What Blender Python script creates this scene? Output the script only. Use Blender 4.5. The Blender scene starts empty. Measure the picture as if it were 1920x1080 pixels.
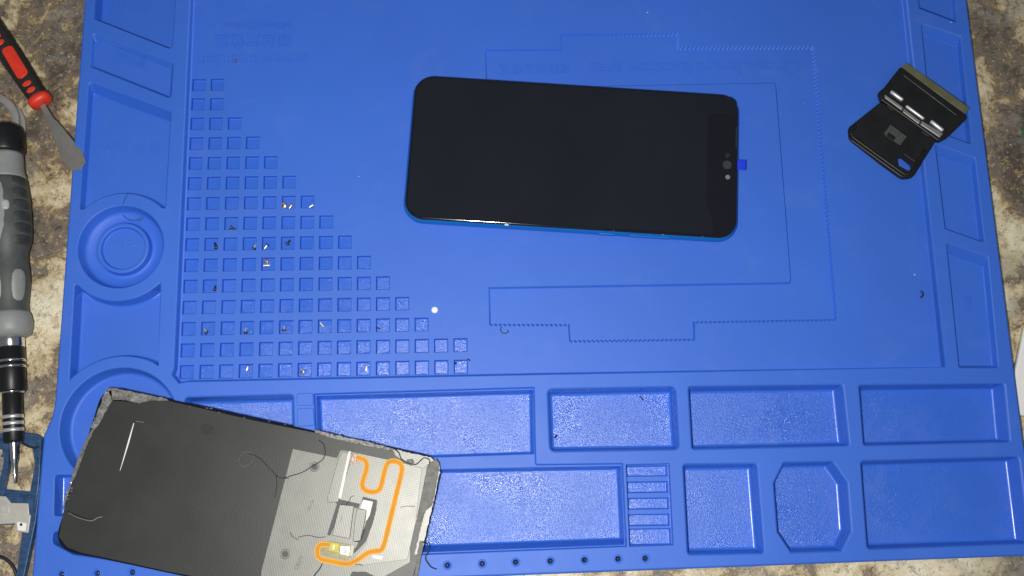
import bpy, math, random
import numpy as np
from mathutils import Matrix, Vector, Euler
from mathutils.geometry import delaunay_2d_cdt

random.seed(7)
scene = bpy.context.scene
COL = scene.collection
MM = 0.001

# ---------------------------------------------------------------- camera
FOC = 1900.0                                   # focal length in photo pixels (1920 wide)
CAM_ROT = (0.2138, -0.02015, -0.02184)
CAM_Z = 475.0                                  # mm above the work surface of the mat
cam_d = bpy.data.cameras.new('camera')
cam_d.sensor_width = 36.0
cam_d.lens = 36.0 * FOC / 1920.0
cam_d.clip_start = 0.01
cam_d.clip_end = 20
cam = bpy.data.objects.new('camera', cam_d)
COL.objects.link(cam)
cam.location = (0, 0, CAM_Z * MM)
cam.rotation_euler = CAM_ROT
scene.camera = cam

# ---------------------------------------------------------------- world and lamp
world = bpy.data.worlds.new('World')
scene.world = world
world.use_nodes = True
bg = world.node_tree.nodes['Background']
bg.inputs[0].default_value = (0.80, 0.90, 1.0, 1)
bg.inputs[1].default_value = 0.15

def area_lamp(name, loc, target, power, size, color):
    d = bpy.data.lights.new(name, 'AREA')
    d.shape = 'DISK'
    d.size = size * MM
    d.energy = power
    d.color = color
    o = bpy.data.objects.new(name, d)
    COL.objects.link(o)
    o.location = Vector(loc) * MM
    o.rotation_euler = (Vector(target) - Vector(loc)).to_track_quat('-Z', 'Y').to_euler()
    return o
area_lamp('torch_lamp', (-38, -18, 485), (-10, 60, 0), 2.70, 32, (1.0, 0.975, 0.92))

scene.view_settings.view_transform = 'Standard'
scene.view_settings.look = 'None'
scene.view_settings.gamma = 1.0
scene.view_settings.exposure = 0.0
scene.view_settings.use_curve_mapping = False
scene.render.engine = 'CYCLES'

# ---------------------------------------------------------------- geometry helpers (all in mm)
RCAM = np.array(Euler(CAM_ROT, 'XYZ').to_matrix())
CCAM = np.array([0.0, 0.0, CAM_Z])

def ray(x, y):
    return RCAM @ np.array([(x - 960) / FOC, -(y - 540) / FOC, -1.0])
def P(x, y, z=0.0):
    """place on the horizontal plane at height z (mm) seen at photo pixel x, y"""
    d = ray(x, y)
    t = (z - CCAM[2]) / d[2]
    return CCAM + d * t
def P2(x, y, z=0.0):
    p = P(x, y, z)
    return (p[0], p[1])
def PL(pts, z=0.0):
    return [P2(a, b, z) for a, b in pts]

class Frame:
    """a thing's own axes: origin at its base, u along its length, w up"""
    def __init__(s, o, u, w=(0, 0, 1)):
        s.o = np.array(o, float)
        w = np.array(w, float); w /= np.linalg.norm(w)
        u = np.array(u, float); u = u - w * (u @ w); u /= np.linalg.norm(u)
        s.u, s.w, s.v = u, w, np.cross(w, u)
        s.M = np.array([s.u, s.v, s.w]).T
    def px(s, x, y, h=0.0):
        d = ray(x, y)
        q = s.o + s.w * h
        t = ((q - CCAM) @ s.w) / (d @ s.w)
        l = (CCAM + d * t - s.o) @ s.M
        return (l[0], l[1])
    def pl(s, pts, h=0.0):
        return [s.px(a, b, h) for a, b in pts]
    def matrix(s):
        m = Matrix.Identity(4)
        for i in range(3):
            for j in range(3):
                m[i][j] = s.M[i][j]
            m[i][3] = s.o[i] * MM
        return m
FLAT = Frame((0, 0, 0), (1, 0, 0))

def thing(name, label, cat, frame, group=None):
    o = bpy.data.objects.new(name, None)
    o.empty_display_size = 0.01
    COL.objects.link(o)
    o.matrix_world = frame.matrix()
    o['label'] = label
    o['category'] = cat
    if group:
        o['group'] = group
    return o

def tag(o, label, cat, group=None):
    o['label'] = label
    o['category'] = cat
    if group:
        o['group'] = group
    return o

def area2(p):
    return 0.5 * sum(p[i][0] * p[(i + 1) % len(p)][1] - p[(i + 1) % len(p)][0] * p[i][1] for i in range(len(p)))
def ccw(p):
    return list(p) if area2(p) > 0 else list(reversed(p))

def inset(poly, d):
    """move every edge of a ccw polygon inwards; d a number or one number per edge"""
    n = len(poly)
    ds = d if hasattr(d, '__len__') else [d] * n
    out = []
    for i in range(n):
        a, b, c = (np.array(poly[kq], float) for kq in (i - 1, i, (i + 1) % n))
        e0 = b - a; e1 = c - b
        e0 = e0 / (np.linalg.norm(e0) + 1e-12); e1 = e1 / (np.linalg.norm(e1) + 1e-12)
        n0 = np.array([-e0[1], e0[0]]); n1 = np.array([-e1[1], e1[0]])
        d0, d1 = ds[i - 1], ds[i]
        den = e0[0] * e1[1] - e0[1] * e1[0]
        if abs(den) < 0.02:
            nn = n0 + n1
            nn /= np.linalg.norm(nn)
            out.append(tuple(b + nn * (d0 + d1) / 2 / max(0.3, nn @ n0)))
        else:
            q0 = b + n0 * d0; q1 = b + n1 * d1
            t = ((q1 - q0)[0] * e1[1] - (q1 - q0)[1] * e1[0]) / den
            out.append(tuple(q0 + e0 * t))
    return out

def rounded(poly, R, seg=5, d=0.0):
    """round the corners of a ccw polygon (already inset by d); R number or list"""
    n = len(poly)
    Rs = R if hasattr(R, '__len__') else [R] * n
    out = []
    for i in range(n):
        r = Rs[i]
        if r <= 0:
            out.append(poly[i]); continue
        a, b, c = (np.array(poly[kq], float) for kq in (i - 1, i, (i + 1) % n))
        e0 = a - b; e1 = c - b
        l0, l1 = np.linalg.norm(e0), np.linalg.norm(e1)
        e0 /= l0; e1 /= l1
        convex = (-e0[0]) * e1[1] - (-e0[1]) * e1[0] > 0
        dd = d if not hasattr(d, '__len__') else min(d[i - 1], d[i])
        rr = max(0.12, r - dd) if convex else r + dd
        ang = math.acos(max(-1, min(1, float(e0 @ e1))))
        t = min(rr / math.tan(ang / 2), 0.48 * l0, 0.48 * l1)
        rr = t * math.tan(ang / 2)
        bis = (e0 + e1); bis /= np.linalg.norm(bis)
        cen = b + bis * rr / math.sin(ang / 2)
        p0 = b + e0 * t - cen; p1 = b + e1 * t - cen
        a0 = math.atan2(p0[1], p0[0]); a1 = math.atan2(p1[1], p1[0])
        da = (a1 - a0 + math.pi) % (2 * math.pi) - math.pi
        for k in range(seg + 1):
            q = a0 + da * k / seg
            out.append((cen[0] + rr * math.cos(q), cen[1] + rr * math.sin(q)))
    return out

def circle(c, r, n=56, a0=0.0):
    return [(c[0] + r * math.cos(a0 + 2 * math.pi * k / n), c[1] + r * math.sin(a0 + 2 * math.pi * k / n)) for k in range(n)]
def arc(c, r, a0, a1, n):
    return [(c[0] + r * math.cos(a0 + (a1 - a0) * k / n), c[1] + r * math.sin(a0 + (a1 - a0) * k / n)) for k in range(n + 1)]

def inside(pts, poly):
    x, y = pts[:, 0], pts[:, 1]
    r = np.zeros(len(pts), bool)
    px = np.array(poly)
    j = len(px) - 1
    for i in range(len(px)):
        xi, yi = px[i]; xj, yj = px[j]
        if yi != yj:
            r ^= ((yi > y) != (yj > y)) & (x < (xj - xi) * (y - yi) / (yj - yi) + xi)
        j = i
    return r

class MB:
    def __init__(s):
        s.v = []; s.f = []; s.sm = []; s.mi = []
    def face(s, idx, smooth=False, m=0):
        s.f.append(tuple(idx)); s.sm.append(smooth); s.mi.append(m)
    def ring(s, pts, z):
        b = len(s.v)
        if hasattr(z, '__len__'):
            s.v += [(p[0], p[1], zz) for p, zz in zip(pts, z)]
        else:
            s.v += [(p[0], p[1], z) for p in pts]
        return list(range(b, b + len(pts)))
    def bridge(s, a, b, smooth=True, m=0, closed=True):
        n = len(a)
        for i in range(n if closed else n - 1):
            j = (i + 1) % n
            s.face((a[i], a[j], b[j], b[i]), smooth, m)
    def fill(s, r, up=True, m=0):
        s.face(r if up else list(reversed(r)), False, m)
    def plate(s, outer, holes, z, up=True, m=0):
        pts = []; ed = []
        for poly in [outer] + list(holes):
            b = len(pts); n = len(poly)
            pts += [Vector((p[0], p[1])) for p in poly]
            ed += [(b + k, b + (k + 1) % n) for k in range(n)]
        vs, es, fs = delaunay_2d_cdt(pts, ed, [], 0, 1e-5)[:3]
        va = np.array([(v.x, v.y) for v in vs])
        fs = [f for f in fs]
        cen = np.array([va[list(f)].mean(0) for f in fs])
        ok = inside(cen, outer)
        for h in holes:
            ok &= ~inside(cen, h)
        b = len(s.v)
        s.v += [(p[0], p[1], z) for p in va]
        for f, k in zip(fs, ok):
            if not k:
                continue
            q = [va[i] for i in f]
            a = area2(q)
            if abs(a) < 1e-9:
                continue
            f = list(f)
            if (a > 0) != up:
                f.reverse()
            s.face([b + i for i in f], False, m)
    def slab(s, poly, z0, z1, bev=0.2, R=0, holes=(), seg=5, m=0, bottom=True):
        """solid plate with a bevelled upper edge"""
        poly = ccw(poly)
        rg = []
        for d, z in ((0, z0), (0, z1 - bev), (bev * 0.3, z1 - bev * 0.3), (bev, z1)):
            q = inset(poly, d) if d else poly
            q = rounded(q, R, seg, d) if R else q
            rg.append((q, z))
        ids = [s.ring(q, z) for q, z in rg]
        for a, b in zip(ids, ids[1:]):
            s.bridge(a, b, bev > 0.15, m)
        if holes:
            hs = [ccw(h) for h in holes]
            s.plate(rg[-1][0], hs, z1, True, m)
            if bottom:
                s.plate(rg[0][0], hs, z0, False, m)
            for h in hs:
                a = s.ring(h, z1); b = s.ring(h, z0)
                s.bridge(a, b, False, m)
        else:
            s.fill(ids[-1], True, m)
            if bottom:
                s.fill(ids[0], False, m)
    def tube(s, pts, r, n=6, m=0):
        pts = [np.array(p, float) for p in pts]
        rs = r if hasattr(r, '__len__') else [r] * len(pts)
        prev = None
        first = None
        for i, p in enumerate(pts):
            t = pts[min(i + 1, len(pts) - 1)] - pts[max(i - 1, 0)]
            t = t / np.linalg.norm(t)
            up = np.array([0, 0, 1.0]) if abs(t[2]) < 0.9 else np.array([1.0, 0, 0])
            a = np.cross(t, up); a /= np.linalg.norm(a)
            b = np.cross(a, t)
            base = len(s.v)
            for k in range(n):
                q = 2 * math.pi * k / n
                s.v.append(tuple(p + (a * math.cos(q) + b * math.sin(q)) * rs[i]))
            cur = list(range(base, base + n))
            if prev:
                s.bridge(cur, prev, True, m)
            else:
                first = cur
            prev = cur
        s.face(first, False, m)
        s.face(list(reversed(prev)), False, m)
    def lathe(s, prof, axis='x', n=20, m=0, cap=True, wob=None):
        """prof: (t, r) along the axis"""
        prev = None
        first = None
        for t, r in prof:
            base = len(s.v)
            for k in range(n):
                q = 2 * math.pi * k / n
                c, sn = r * math.cos(q), r * math.sin(q)
                s.v.append((t, c, sn) if axis == 'x' else (c, sn, t))
            cur = list(range(base, base + n))
            if prev:
                s.bridge(prev, cur, True, m) if axis != 'x' else s.bridge(cur, prev, True, m)
            else:
                first = cur
            prev = cur
        if cap:
            s.face(first, False, m); s.face(list(reversed(prev)), False, m)
    def build(s, name, mats, parent=None):
        me = bpy.data.meshes.new(name)
        me.from_pydata([(a * MM, b * MM, c * MM) for a, b, c in s.v], [], s.f)
        me.polygons.foreach_set('use_smooth', s.sm)
        me.polygons.foreach_set('material_index', s.mi)
        for mt in (mats if isinstance(mats, (list, tuple)) else [mats]):
            me.materials.append(mt)
        me.update()
        o = bpy.data.objects.new(name, me)
        COL.objects.link(o)
        if parent:
            o.parent = parent
        return o

# ---------------------------------------------------------------- materials
def mat(name):
    m = bpy.data.materials.new(name)
    m.use_nodes = True
    nt = m.node_tree
    b = nt.nodes['Principled BSDF']
    return m, nt, b
def node(nt, kind, **kw):
    n = nt.nodes.new(kind)
    for k, v in kw.items():
        if k.startswith('i_'):
            n.inputs[k[2:].replace('_', ' ')].default_value = v
        else:
            setattr(n, k, v)
    return n
def ramp(nt, fac, stops):
    r = nt.nodes.new('ShaderNodeValToRGB')
    el = r.color_ramp.elements
    while len(el) < len(stops):
        el.new(0.5)
    for e, (p, c) in zip(el, stops):
        e.position = p
        e.color = (*c, 1) if len(c) == 3 else c
    nt.links.new(fac, r.inputs[0])
    return r.outputs[0]
def noise(nt, vec, scale, detail=4, rough=0.55, dist=0.0):
    n = node(nt, 'ShaderNodeTexNoise')
    n.inputs['Scale'].default_value = scale
    n.inputs['Detail'].default_value = detail
    n.inputs['Roughness'].default_value = rough
    n.inputs['Distortion'].default_value = dist
    nt.links.new(vec, n.inputs['Vector'])
    return n.outputs['Fac']
def mix(nt, fac, a, b, mode='MIX'):
    n = nt.nodes.new('ShaderNodeMix')
    n.data_type = 'RGBA'
    n.blend_type = mode
    n.clamp_factor = True
    for k, v in ((0, fac), (6, a), (7, b)):
        if hasattr(v, 'is_linked'):
            nt.links.new(v, n.inputs[k])
        elif k == 0:
            n.inputs[k].default_value = v
        else:
            n.inputs[k].default_value = (*v, 1)
    return n.outputs[2]
def mathn(nt, op, a, b=0.0, c=None):
    n = nt.nodes.new('ShaderNodeMath')
    n.operation = op
    for k, v in enumerate((a, b) if c is None else (a, b, c)):
        if hasattr(v, 'is_linked'):
            nt.links.new(v, n.inputs[k])
        else:
            n.inputs[k].default_value = v
    return n.outputs[0]
def bump(nt, b, h, strength, dist):
    n = nt.nodes.new('ShaderNodeBump')
    n.inputs['Strength'].default_value = strength
    n.inputs['Distance'].default_value = dist
    nt.links.new(h, n.inputs['Height'])
    nt.links.new(n.outputs[0], b.inputs['Normal'])
def geo(nt):
    return nt.nodes.new('ShaderNodeNewGeometry').outputs['Position']

def simple(name, col, rough=0.5, metal=0.0, var=0.0, vscale=200, bmp=0.0, bscale=900, spec=0.5, coat=0.0):
    m, nt, b = mat(name)
    b.inputs['Roughness'].default_value = rough
    b.inputs['Metallic'].default_value = metal
    b.inputs['Specular IOR Level'].default_value = spec
    b.inputs['Coat Weight'].default_value = coat
    b.inputs['Coat Roughness'].default_value = 0.1
    pos = geo(nt)
    f = noise(nt, pos, vscale, 5)
    lo = tuple(c * (1 - var) for c in col)
    hi = tuple(min(1, c * (1 + var)) for c in col)
    nt.links.new(ramp(nt, f, [(0.3, lo), (0.7, hi)]), b.inputs['Base Color'])
    r = mathn(nt, 'MULTIPLY_ADD', f, 0.12, rough - 0.06)
    nt.links.new(r, b.inputs['Roughness'])
    if bmp:
        bump(nt, b, noise(nt, pos, bscale, 3), bmp, 0.0002)
    return m

BLUE = (0.035, 0.140, 0.635)
def silicone(name, sparkle):
    m, nt, b = mat(name)
    pos = geo(nt)
    broad = noise(nt, pos, 14, 3)
    c = ramp(nt, broad, [(0.3, tuple(x * 0.96 for x in BLUE)), (0.7, tuple(x * 1.05 for x in BLUE))])
    # lint and dust that settled on the silicone
    vo = node(nt, 'ShaderNodeTexVoronoi')
    vo.inputs['Scale'].default_value = 130
    vo.inputs['Randomness'].default_value = 1
    nt.links.new(pos, vo.inputs['Vector'])
    sel = node(nt, 'ShaderNodeSeparateColor')
    nt.links.new(vo.outputs['Color'], sel.inputs[0])
    rad = mathn(nt, 'MULTIPLY', mathn(nt, 'GREATER_THAN', sel.outputs[0], 0.94), mathn(nt, 'MULTIPLY_ADD', sel.outputs[1], 0.05, 0.016))
    dot = mathn(nt, 'LESS_THAN', vo.outputs['Distance'], rad)
    c = mix(nt, mathn(nt, 'MULTIPLY', dot, 0.7), c, (0.55, 0.62, 0.75))
    smear = noise(nt, pos, 45, 5, 0.65, 0.6)
    c = mix(nt, mathn(nt, 'MULTIPLY', ramp(nt, smear, [(0.55, (0, 0, 0)), (0.75, (1, 1, 1))]), 0.06), c, (0.30, 0.36, 0.55))
    nt.links.new(c, b.inputs['Base Color'])
    b.inputs['Specular IOR Level'].default_value = 0.50
    if sparkle:
        b.inputs['Specular IOR Level'].default_value = 0.68
        r = mathn(nt, 'ADD', mathn(nt, 'MULTIPLY_ADD', smear, 0.30, 0.02), mathn(nt, 'MULTIPLY', ramp(nt, noise(nt, pos, 34, 2), [(0.42, (0, 0, 0)), (0.62, (1, 1, 1))]), 0.14))
        h = noise(nt, pos, 1900, 2, 0.7)
        bump(nt, b, h, 1.0, 0.00016 * sparkle)
    else:
        r = mathn(nt, 'MULTIPLY_ADD', smear, 0.16, 0.46)
        h = mathn(nt, 'ADD', mathn(nt, 'MULTIPLY', noise(nt, pos, 1500, 2), 0.12), mathn(nt, 'MULTIPLY', noise(nt, pos, 40, 2), 1.0))
        bump(nt, b, h, 0.25, 0.0006)
    nt.links.new(r, b.inputs['Roughness'])
    return m

def stone():
    m, nt, b = mat('countertop_stone')
    pos = geo(nt)
    big = noise(nt, pos, 15, 4, 0.55, 0.7)
    mid = noise(nt, pos, 80, 10, 0.78, 0.6)
    fine = noise(nt, pos, 300, 6, 0.75, 0.6)
    k = mathn(nt, 'ADD', mathn(nt, 'MULTIPLY', big, 0.62), mathn(nt, 'MULTIPLY', mid, 0.38))
    c = ramp(nt, k, [(0.33, (0.050, 0.038, 0.030)), (0.42, (0.12, 0.095, 0.075)), (0.465, (0.21, 0.175, 0.14)),
                     (0.482, (0.16, 0.105, 0.058)), (0.497, (0.42, 0.33, 0.19)), (0.535, (0.68, 0.58, 0.38)), (0.61, (0.82, 0.75, 0.57))])
    grey = ramp(nt, noise(nt, pos, 26, 5, 0.6, 0.8), [(0.54, (0, 0, 0)), (0.64, (1, 1, 1))])
    c = mix(nt, mathn(nt, 'MULTIPLY', grey, 0.55), c, (0.29, 0.275, 0.245))
    gold = ramp(nt, noise(nt, pos, 170, 7, 0.8, 1.0), [(0.53, (0, 0, 0)), (0.61, (1, 1, 1))])
    c = mix(nt, mathn(nt, 'MULTIPLY', gold, 0.6), c, (0.48, 0.34, 0.16))
    dark = ramp(nt, fine, [(0.40, (1, 1, 1)), (0.47, (0, 0, 0))])
    c = mix(nt, mathn(nt, 'MULTIPLY', dark, 0.5), c, (0.045, 0.03, 0.02))
    light = ramp(nt, noise(nt, pos, 480, 3, 0.6), [(0.62, (0, 0, 0)), (0.67, (1, 1, 1))])
    c = mix(nt, mathn(nt, 'MULTIPLY', light, 0.4), c, (0.78, 0.70, 0.55))
    nt.links.new(c, b.inputs['Base Color'])
    nt.links.new(mathn(nt, 'MULTIPLY_ADD', fine, 0.4, 0.08), b.inputs['Roughness'])
    b.inputs['Specular IOR Level'].default_value = 0.6
    h = mathn(nt, 'ADD', fine, mathn(nt, 'MULTIPLY', mid, 1.2))
    bump(nt, b, h, 0.5, 0.0008)
    return m

M_SIL = silicone('blue_silicone', 0)
M_FLOOR = silicone('blue_silicone_grained', 1.25)
M_CELLF = silicone('blue_silicone_fine_grain', 0.8)
M_WALL = silicone('blue_silicone_polished', 0.25)
M_STONE = stone()
M_BLACK_PL = simple('black_plastic', (0.009, 0.0095, 0.0105), 0.40, 0, 0.2, 120, 0.1, 2500, spec=0.35)
M_GLASS = simple('black_screen_glass', (0.0072, 0.0080, 0.0130), 0.10, 0, 0.1, 30, spec=0.5)
M_PANEL = simple('dark_screen_area', (0.0088, 0.0110, 0.0165), 0.20, 0, 0.12, 18, spec=0.5)
M_FRAME = simple('blue_anodised_frame', (0.005, 0.155, 0.53), 0.34, 0.1, 0.05, 60, spec=0.35)
M_FILM = simple('blue_tab_film', (0.012, 0.045, 0.72), 0.35, 0, 0.05)
M_LENS = simple('lens_glass', (0.04, 0.04, 0.045), 0.15, 0, 0.2, 900, coat=0.6)
M_SENSOR = simple('pale_sensor', (0.20, 0.195, 0.19), 0.3, 0, 0.2, 900)
M_BACKFILM = simple('charcoal_backing_film', (0.029, 0.031, 0.030), 0.42, 0, 0.10, 60, 0.2, 1800, spec=0.4)
M_SHIELD = simple('grey_shield_foil', (0.175, 0.175, 0.160), 0.44, 0.25, 0.12, 160, 0.3, 1700, spec=0.6)
M_SHIELD2 = simple('grey_shield_foil_raised', (0.19, 0.19, 0.172), 0.42, 0.25, 0.12, 160, 0.3, 1500, spec=0.6)
for m_ in (M_SHIELD, M_SHIELD2):
    nt_m = m_.node_tree
    bs_ = nt_m.nodes['Principled BSDF']
    pos_ = geo(nt_m)
    hs = []
    for d_ in ('X', 'Y'):
        mp = node(nt_m, 'ShaderNodeMapping')
        mp.inputs['Rotation'].default_value = (0, 0, math.radians(-13))
        nt_m.links.new(pos_, mp.inputs['Vector'])
        w_ = node(nt_m, 'ShaderNodeTexWave', bands_direction=d_)
        w_.inputs['Scale'].default_value = 300
        w_.inputs['Distortion'].default_value = 0.6
        nt_m.links.new(mp.outputs[0], w_.inputs['Vector'])
        hs.append(w_.outputs['Fac'])
    hh = mathn(nt_m, 'ADD', mathn(nt_m, 'MULTIPLY', hs[0], hs[1]), mathn(nt_m, 'MULTIPLY', noise(nt_m, pos_, 130, 4), 2.5))
    bump(nt_m, bs_, hh, 0.5, 0.000035)
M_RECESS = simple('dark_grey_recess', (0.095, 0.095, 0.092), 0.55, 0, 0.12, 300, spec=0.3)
M_ADHES = simple('torn_adhesive', (0.19, 0.185, 0.175), 0.42, 0.0, 0.6, 500, 0.9, 700)
M_FOAM = simple('grey_foam_residue', (0.15, 0.147, 0.137), 0.6, 0, 0.4, 420, 0.9, 900)
M_ORANGE = simple('orange_flex', (0.66, 0.26, 0.008), 0.5, 0, 0.08, 200, spec=0.15)
M_ORANGE2 = simple('amber_flex_edge', (0.82, 0.43, 0.06), 0.5, 0, 0.06, 200, spec=0.15)
M_COPPER = simple('copper_pads', (0.36, 0.16, 0.09), 0.45, 0.3, 0.3, 900)
M_YELLOW = simple('yellow_tape', (0.50, 0.42, 0.02), 0.45, 0, 0.25, 700)
M_WHITE = simple('white_plastic', (0.82, 0.82, 0.80), 0.5, 0, 0.03)
M_PAPER = simple('white_paper', (0.84, 0.83, 0.80), 0.7, 0, 0.03, 80)
M_STEEL = simple('bright_steel', (0.74, 0.74, 0.73), 0.30, 0.7, 0.15, 700)
M_CHROME = simple('polished_chrome', (0.80, 0.80, 0.80), 0.16, 1.0, 0.05, 400)
M_DARKSTEEL = simple('blackened_steel', (0.13, 0.13, 0.14), 0.28, 0.85, 0.3, 900)
M_BRASS = simple('coppery_screw', (0.78, 0.52, 0.40), 0.3, 0.7, 0.2, 900)
M_BLADEGREY = simple('grey_steel_blade', (0.30, 0.29, 0.275), 0.45, 0.55, 0.12, 120, 0.1)
M_HOOK = simple('dull_grey_metal', (0.34, 0.33, 0.31), 0.5, 0.3, 0.1, 150)
M_PALEMETAL = simple('pale_nickel', (0.52, 0.50, 0.46), 0.45, 0.25, 0.1, 250)
M_OLIVE = simple('olive_blade_strip', (0.125, 0.130, 0.068), 0.45, 0.2, 0.15, 200)
M_RED = simple('red_rubber', (0.72, 0.040, 0.018), 0.45, 0, 0.12, 200)
M_RUBBER = simple('black_rubber', (0.016, 0.016, 0.015), 0.6, 0, 0.2, 300, 0.3, 1500)
M_GRIP = simple('dark_grey_grip', (0.066, 0.072, 0.072), 0.55, 0, 0.15, 200, 0.2, 1500)
M_PALE = simple('pale_grey_pad', (0.40, 0.41, 0.40), 0.5, 0, 0.05, 200)
M_PAD = simple('light_grey_pad', (0.25, 0.26, 0.255), 0.5, 0, 0.08, 200)
M_NAVY = simple('blue_painted_metal', (0.035, 0.085, 0.19), 0.4, 0.3, 0.35, 350, 0.4, 700)
M_TEAL = simple('teal_plastic', (0.02, 0.33, 0.24), 0.35, 0, 0.08)
M_PIN = simple('satin_steel_pin', (0.80, 0.80, 0.80), 0.42, 0.75, 0.02, 100)
M_LEAF = simple('grey_hinge_leaf', (0.24, 0.235, 0.23), 0.4, 0.3, 0.1, 300)
M_HAIR = simple('dark_fibre', (0.012, 0.012, 0.02), 0.5, 0, 0.2)
M_GREYHAIR = simple('grey_fibre', (0.20, 0.20, 0.19), 0.45, 0, 0.2)
M_DIRT = simple('brown_dirt', (0.10, 0.055, 0.04), 0.8, 0, 0.4, 2000)
M_INK = simple('grey_ink', (0.13, 0.13, 0.13), 0.6, 0, 0.1)

# ---------------------------------------------------------------- setting
mb = MB()
cv = [(-900, -700), (900, -700), (900, 900), (-900, 900)]
CTR = -6.0
mb.slab(cv, CTR - 30, CTR, 2)
o = mb.build('countertop', M_STONE)
o['kind'] = 'structure'

# ---------------------------------------------------------------- the mat
RIM = 4.0
mat_o = thing('repair_mat', 'large blue silicone repair mat with trays and screw grid, on the stone countertop', 'mat',
              Frame((24, 120, CTR), (1, 0, 0)))
MF = Frame((24, 120, CTR), (1, 0, 0))
def L(p):                                           # world mm -> mat frame
    return [(a - 24, b - 120) for a, b in p]
class MatMB(MB):
    def build(s, name, mats, parent=None):
        s.v = [(a - 24, b - 120, c - CTR) for a, b, c in s.v]
        return MB.build(s, name, mats, parent)

SILM = [M_SIL, M_FLOOR, M_CELLF, M_WALL]
rim_holes = []                                     # outlines cut out of the rim top
work_holes = []

def recess(name, poly, R, ztop, zbot, draft=0.5, rt=0.5, rb=0.8, floor=1, holes_in=None, children=()):
    """a moulded hollow: rounded lip, drafted wall, rounded foot, floor. draft: number or one per edge.
    returns the outline to cut out of the surface above"""
    poly0 = list(poly)
    if area2(poly0) < 0:
        poly0.reverse()
        if hasattr(draft, '__len__'):
            draft = list(reversed(draft)); draft = draft[1:] + draft[:1]
        if hasattr(R, '__len__'):
            R = list(reversed(R))
    n = len(poly0)
    dr = draft if hasattr(draft, '__len__') else [draft] * n
    D = ztop - zbot
    prof = [(0, 0, 0), (0.13 * rt, 0, -0.05 * rt), (0.5 * rt, 0, -0.25 * rt), (0.87 * rt, 0, -0.6 * rt), (rt, 0, -rt),
            (rt, 1, -(D - rb)), (rt + 0.13 * rb, 1, -(D - 0.5 * rb)), (rt + 0.5 * rb, 1, -(D - 0.13 * rb)), (rt + rb, 1, -D)]
    b = MatMB()
    prev = None
    first = None
    for a, k, z in prof:
        d = [a + k * e for e in dr]
        q = inset(poly0, d) if a or k else poly0
        q = rounded(q, R, 5, d) if (hasattr(R, '__len__') or R > 0) else q
        ids = b.ring(q, ztop + z)
        if first is None:
            first = q
        if prev:
            b.bridge(prev, ids, True, 3 if k else 0)
        prev = ids
    if holes_in:
        b.plate(q, holes_in, zbot, True, floor)
    else:
        b.plate(q, [], zbot, True, floor)
    b.build(name, SILM, mat_o)
    return first

# side pockets -----------------------------------------------------------
def side(pts, zbot, R, drafts, name='side_pocket'):
    rim_holes.append(recess(name, PL(pts, RIM), R, RIM, zbot, drafts, 0.6, 0.9, 0))
side([(181, -70), (335, -70), (324, 95), (174.5, 36)], -3.6, 2.0, [1, .6, 1.2, .6])
side([(172, 59), (326, 118), (322, 187), (168, 126)], 2.2, 1.8, [1.8, .3, .5, .3])
side([(1718, -70), (1789, -70), (1796, 44), (1722, 16)], 1.4, 1.0, [1, .5, 1.4, .5])
side([(1726, 42), (1803, 67), (1824, 273), (1745, 243)], 0.2, 1.4, [3.4, .5, .7, .6])
side([(1752, 268), (1830, 295), (1848, 457), (1771, 430)], 0.2, 1.4, [3.4, .5, .7, .6])
side([(1773, 453), (1854, 481), (1874, 691), (1797, 691)], 0.2, 1.4, [3.4, .5, .7, .6])

# round dishes -----------------------------------------------------------
DC = P2(226, 462, RIM)
DR = abs(P2(308, 462, RIM)[0] - P2(144, 462, RIM)[0]) / 2
FC = P2(223, 799, RIM)
FR = abs(P2(336, 799, RIM)[0] - P2(110, 799, RIM)[0]) / 2
def dish(name, c, prof, n=72):
    b = MatMB()
    prev = None
    for r, z, fl in prof:
        ids = b.ring(circle(c, r, n), z)
        if prev:
            b.bridge(prev, ids, True, fl)
        prev = ids
    b.fill(prev, True, 0)
    b.build(name, SILM, mat_o)
    rim_holes.append(circle(c, prof[0][0], n))
k = DR / 82.0
dish('round_dish', DC, [(DR, RIM, 0), (DR - .15, RIM - .03, 0), (DR - .5, RIM - .3, 0), (DR - .65, RIM - .7, 0), (DR - 1.6, -1.2, 0), (DR - 2.2, -2.0, 0), (DR - 3.2, -2.5, 0),
     (DR - 5.5, -3.0, 0), (52 * k, -3.2, 0), (51 * k, -3.0, 0), (50.2 * k, -2.2, 0), (49.5 * k, 0.6, 0), (48.8 * k, 1.0, 0), (48.2 * k, 1.1, 0),
     (42.3 * k, 1.1, 0), (41.6 * k, 1.0, 0), (41 * k, .6, 0), (40.2 * k, -0.8, 0), (39.4 * k, -1.1, 0), (38.5 * k, -1.15, 0)])
dish('round_dish', FC, [(FR, RIM, 0), (FR - .15, RIM - .03, 0), (FR - .5, RIM - .3, 0), (FR - .65, RIM - .7, 0), (FR - 1.7, -3.4, 0), (FR - 2.2, -4.3, 0), (FR - 3.2, -4.6, 0)])

def a_of(c, p):
    return math.atan2(p[1] - c[1], p[0] - c[0])
RA, RB = DR + 5.4, FR + 4.6
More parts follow.
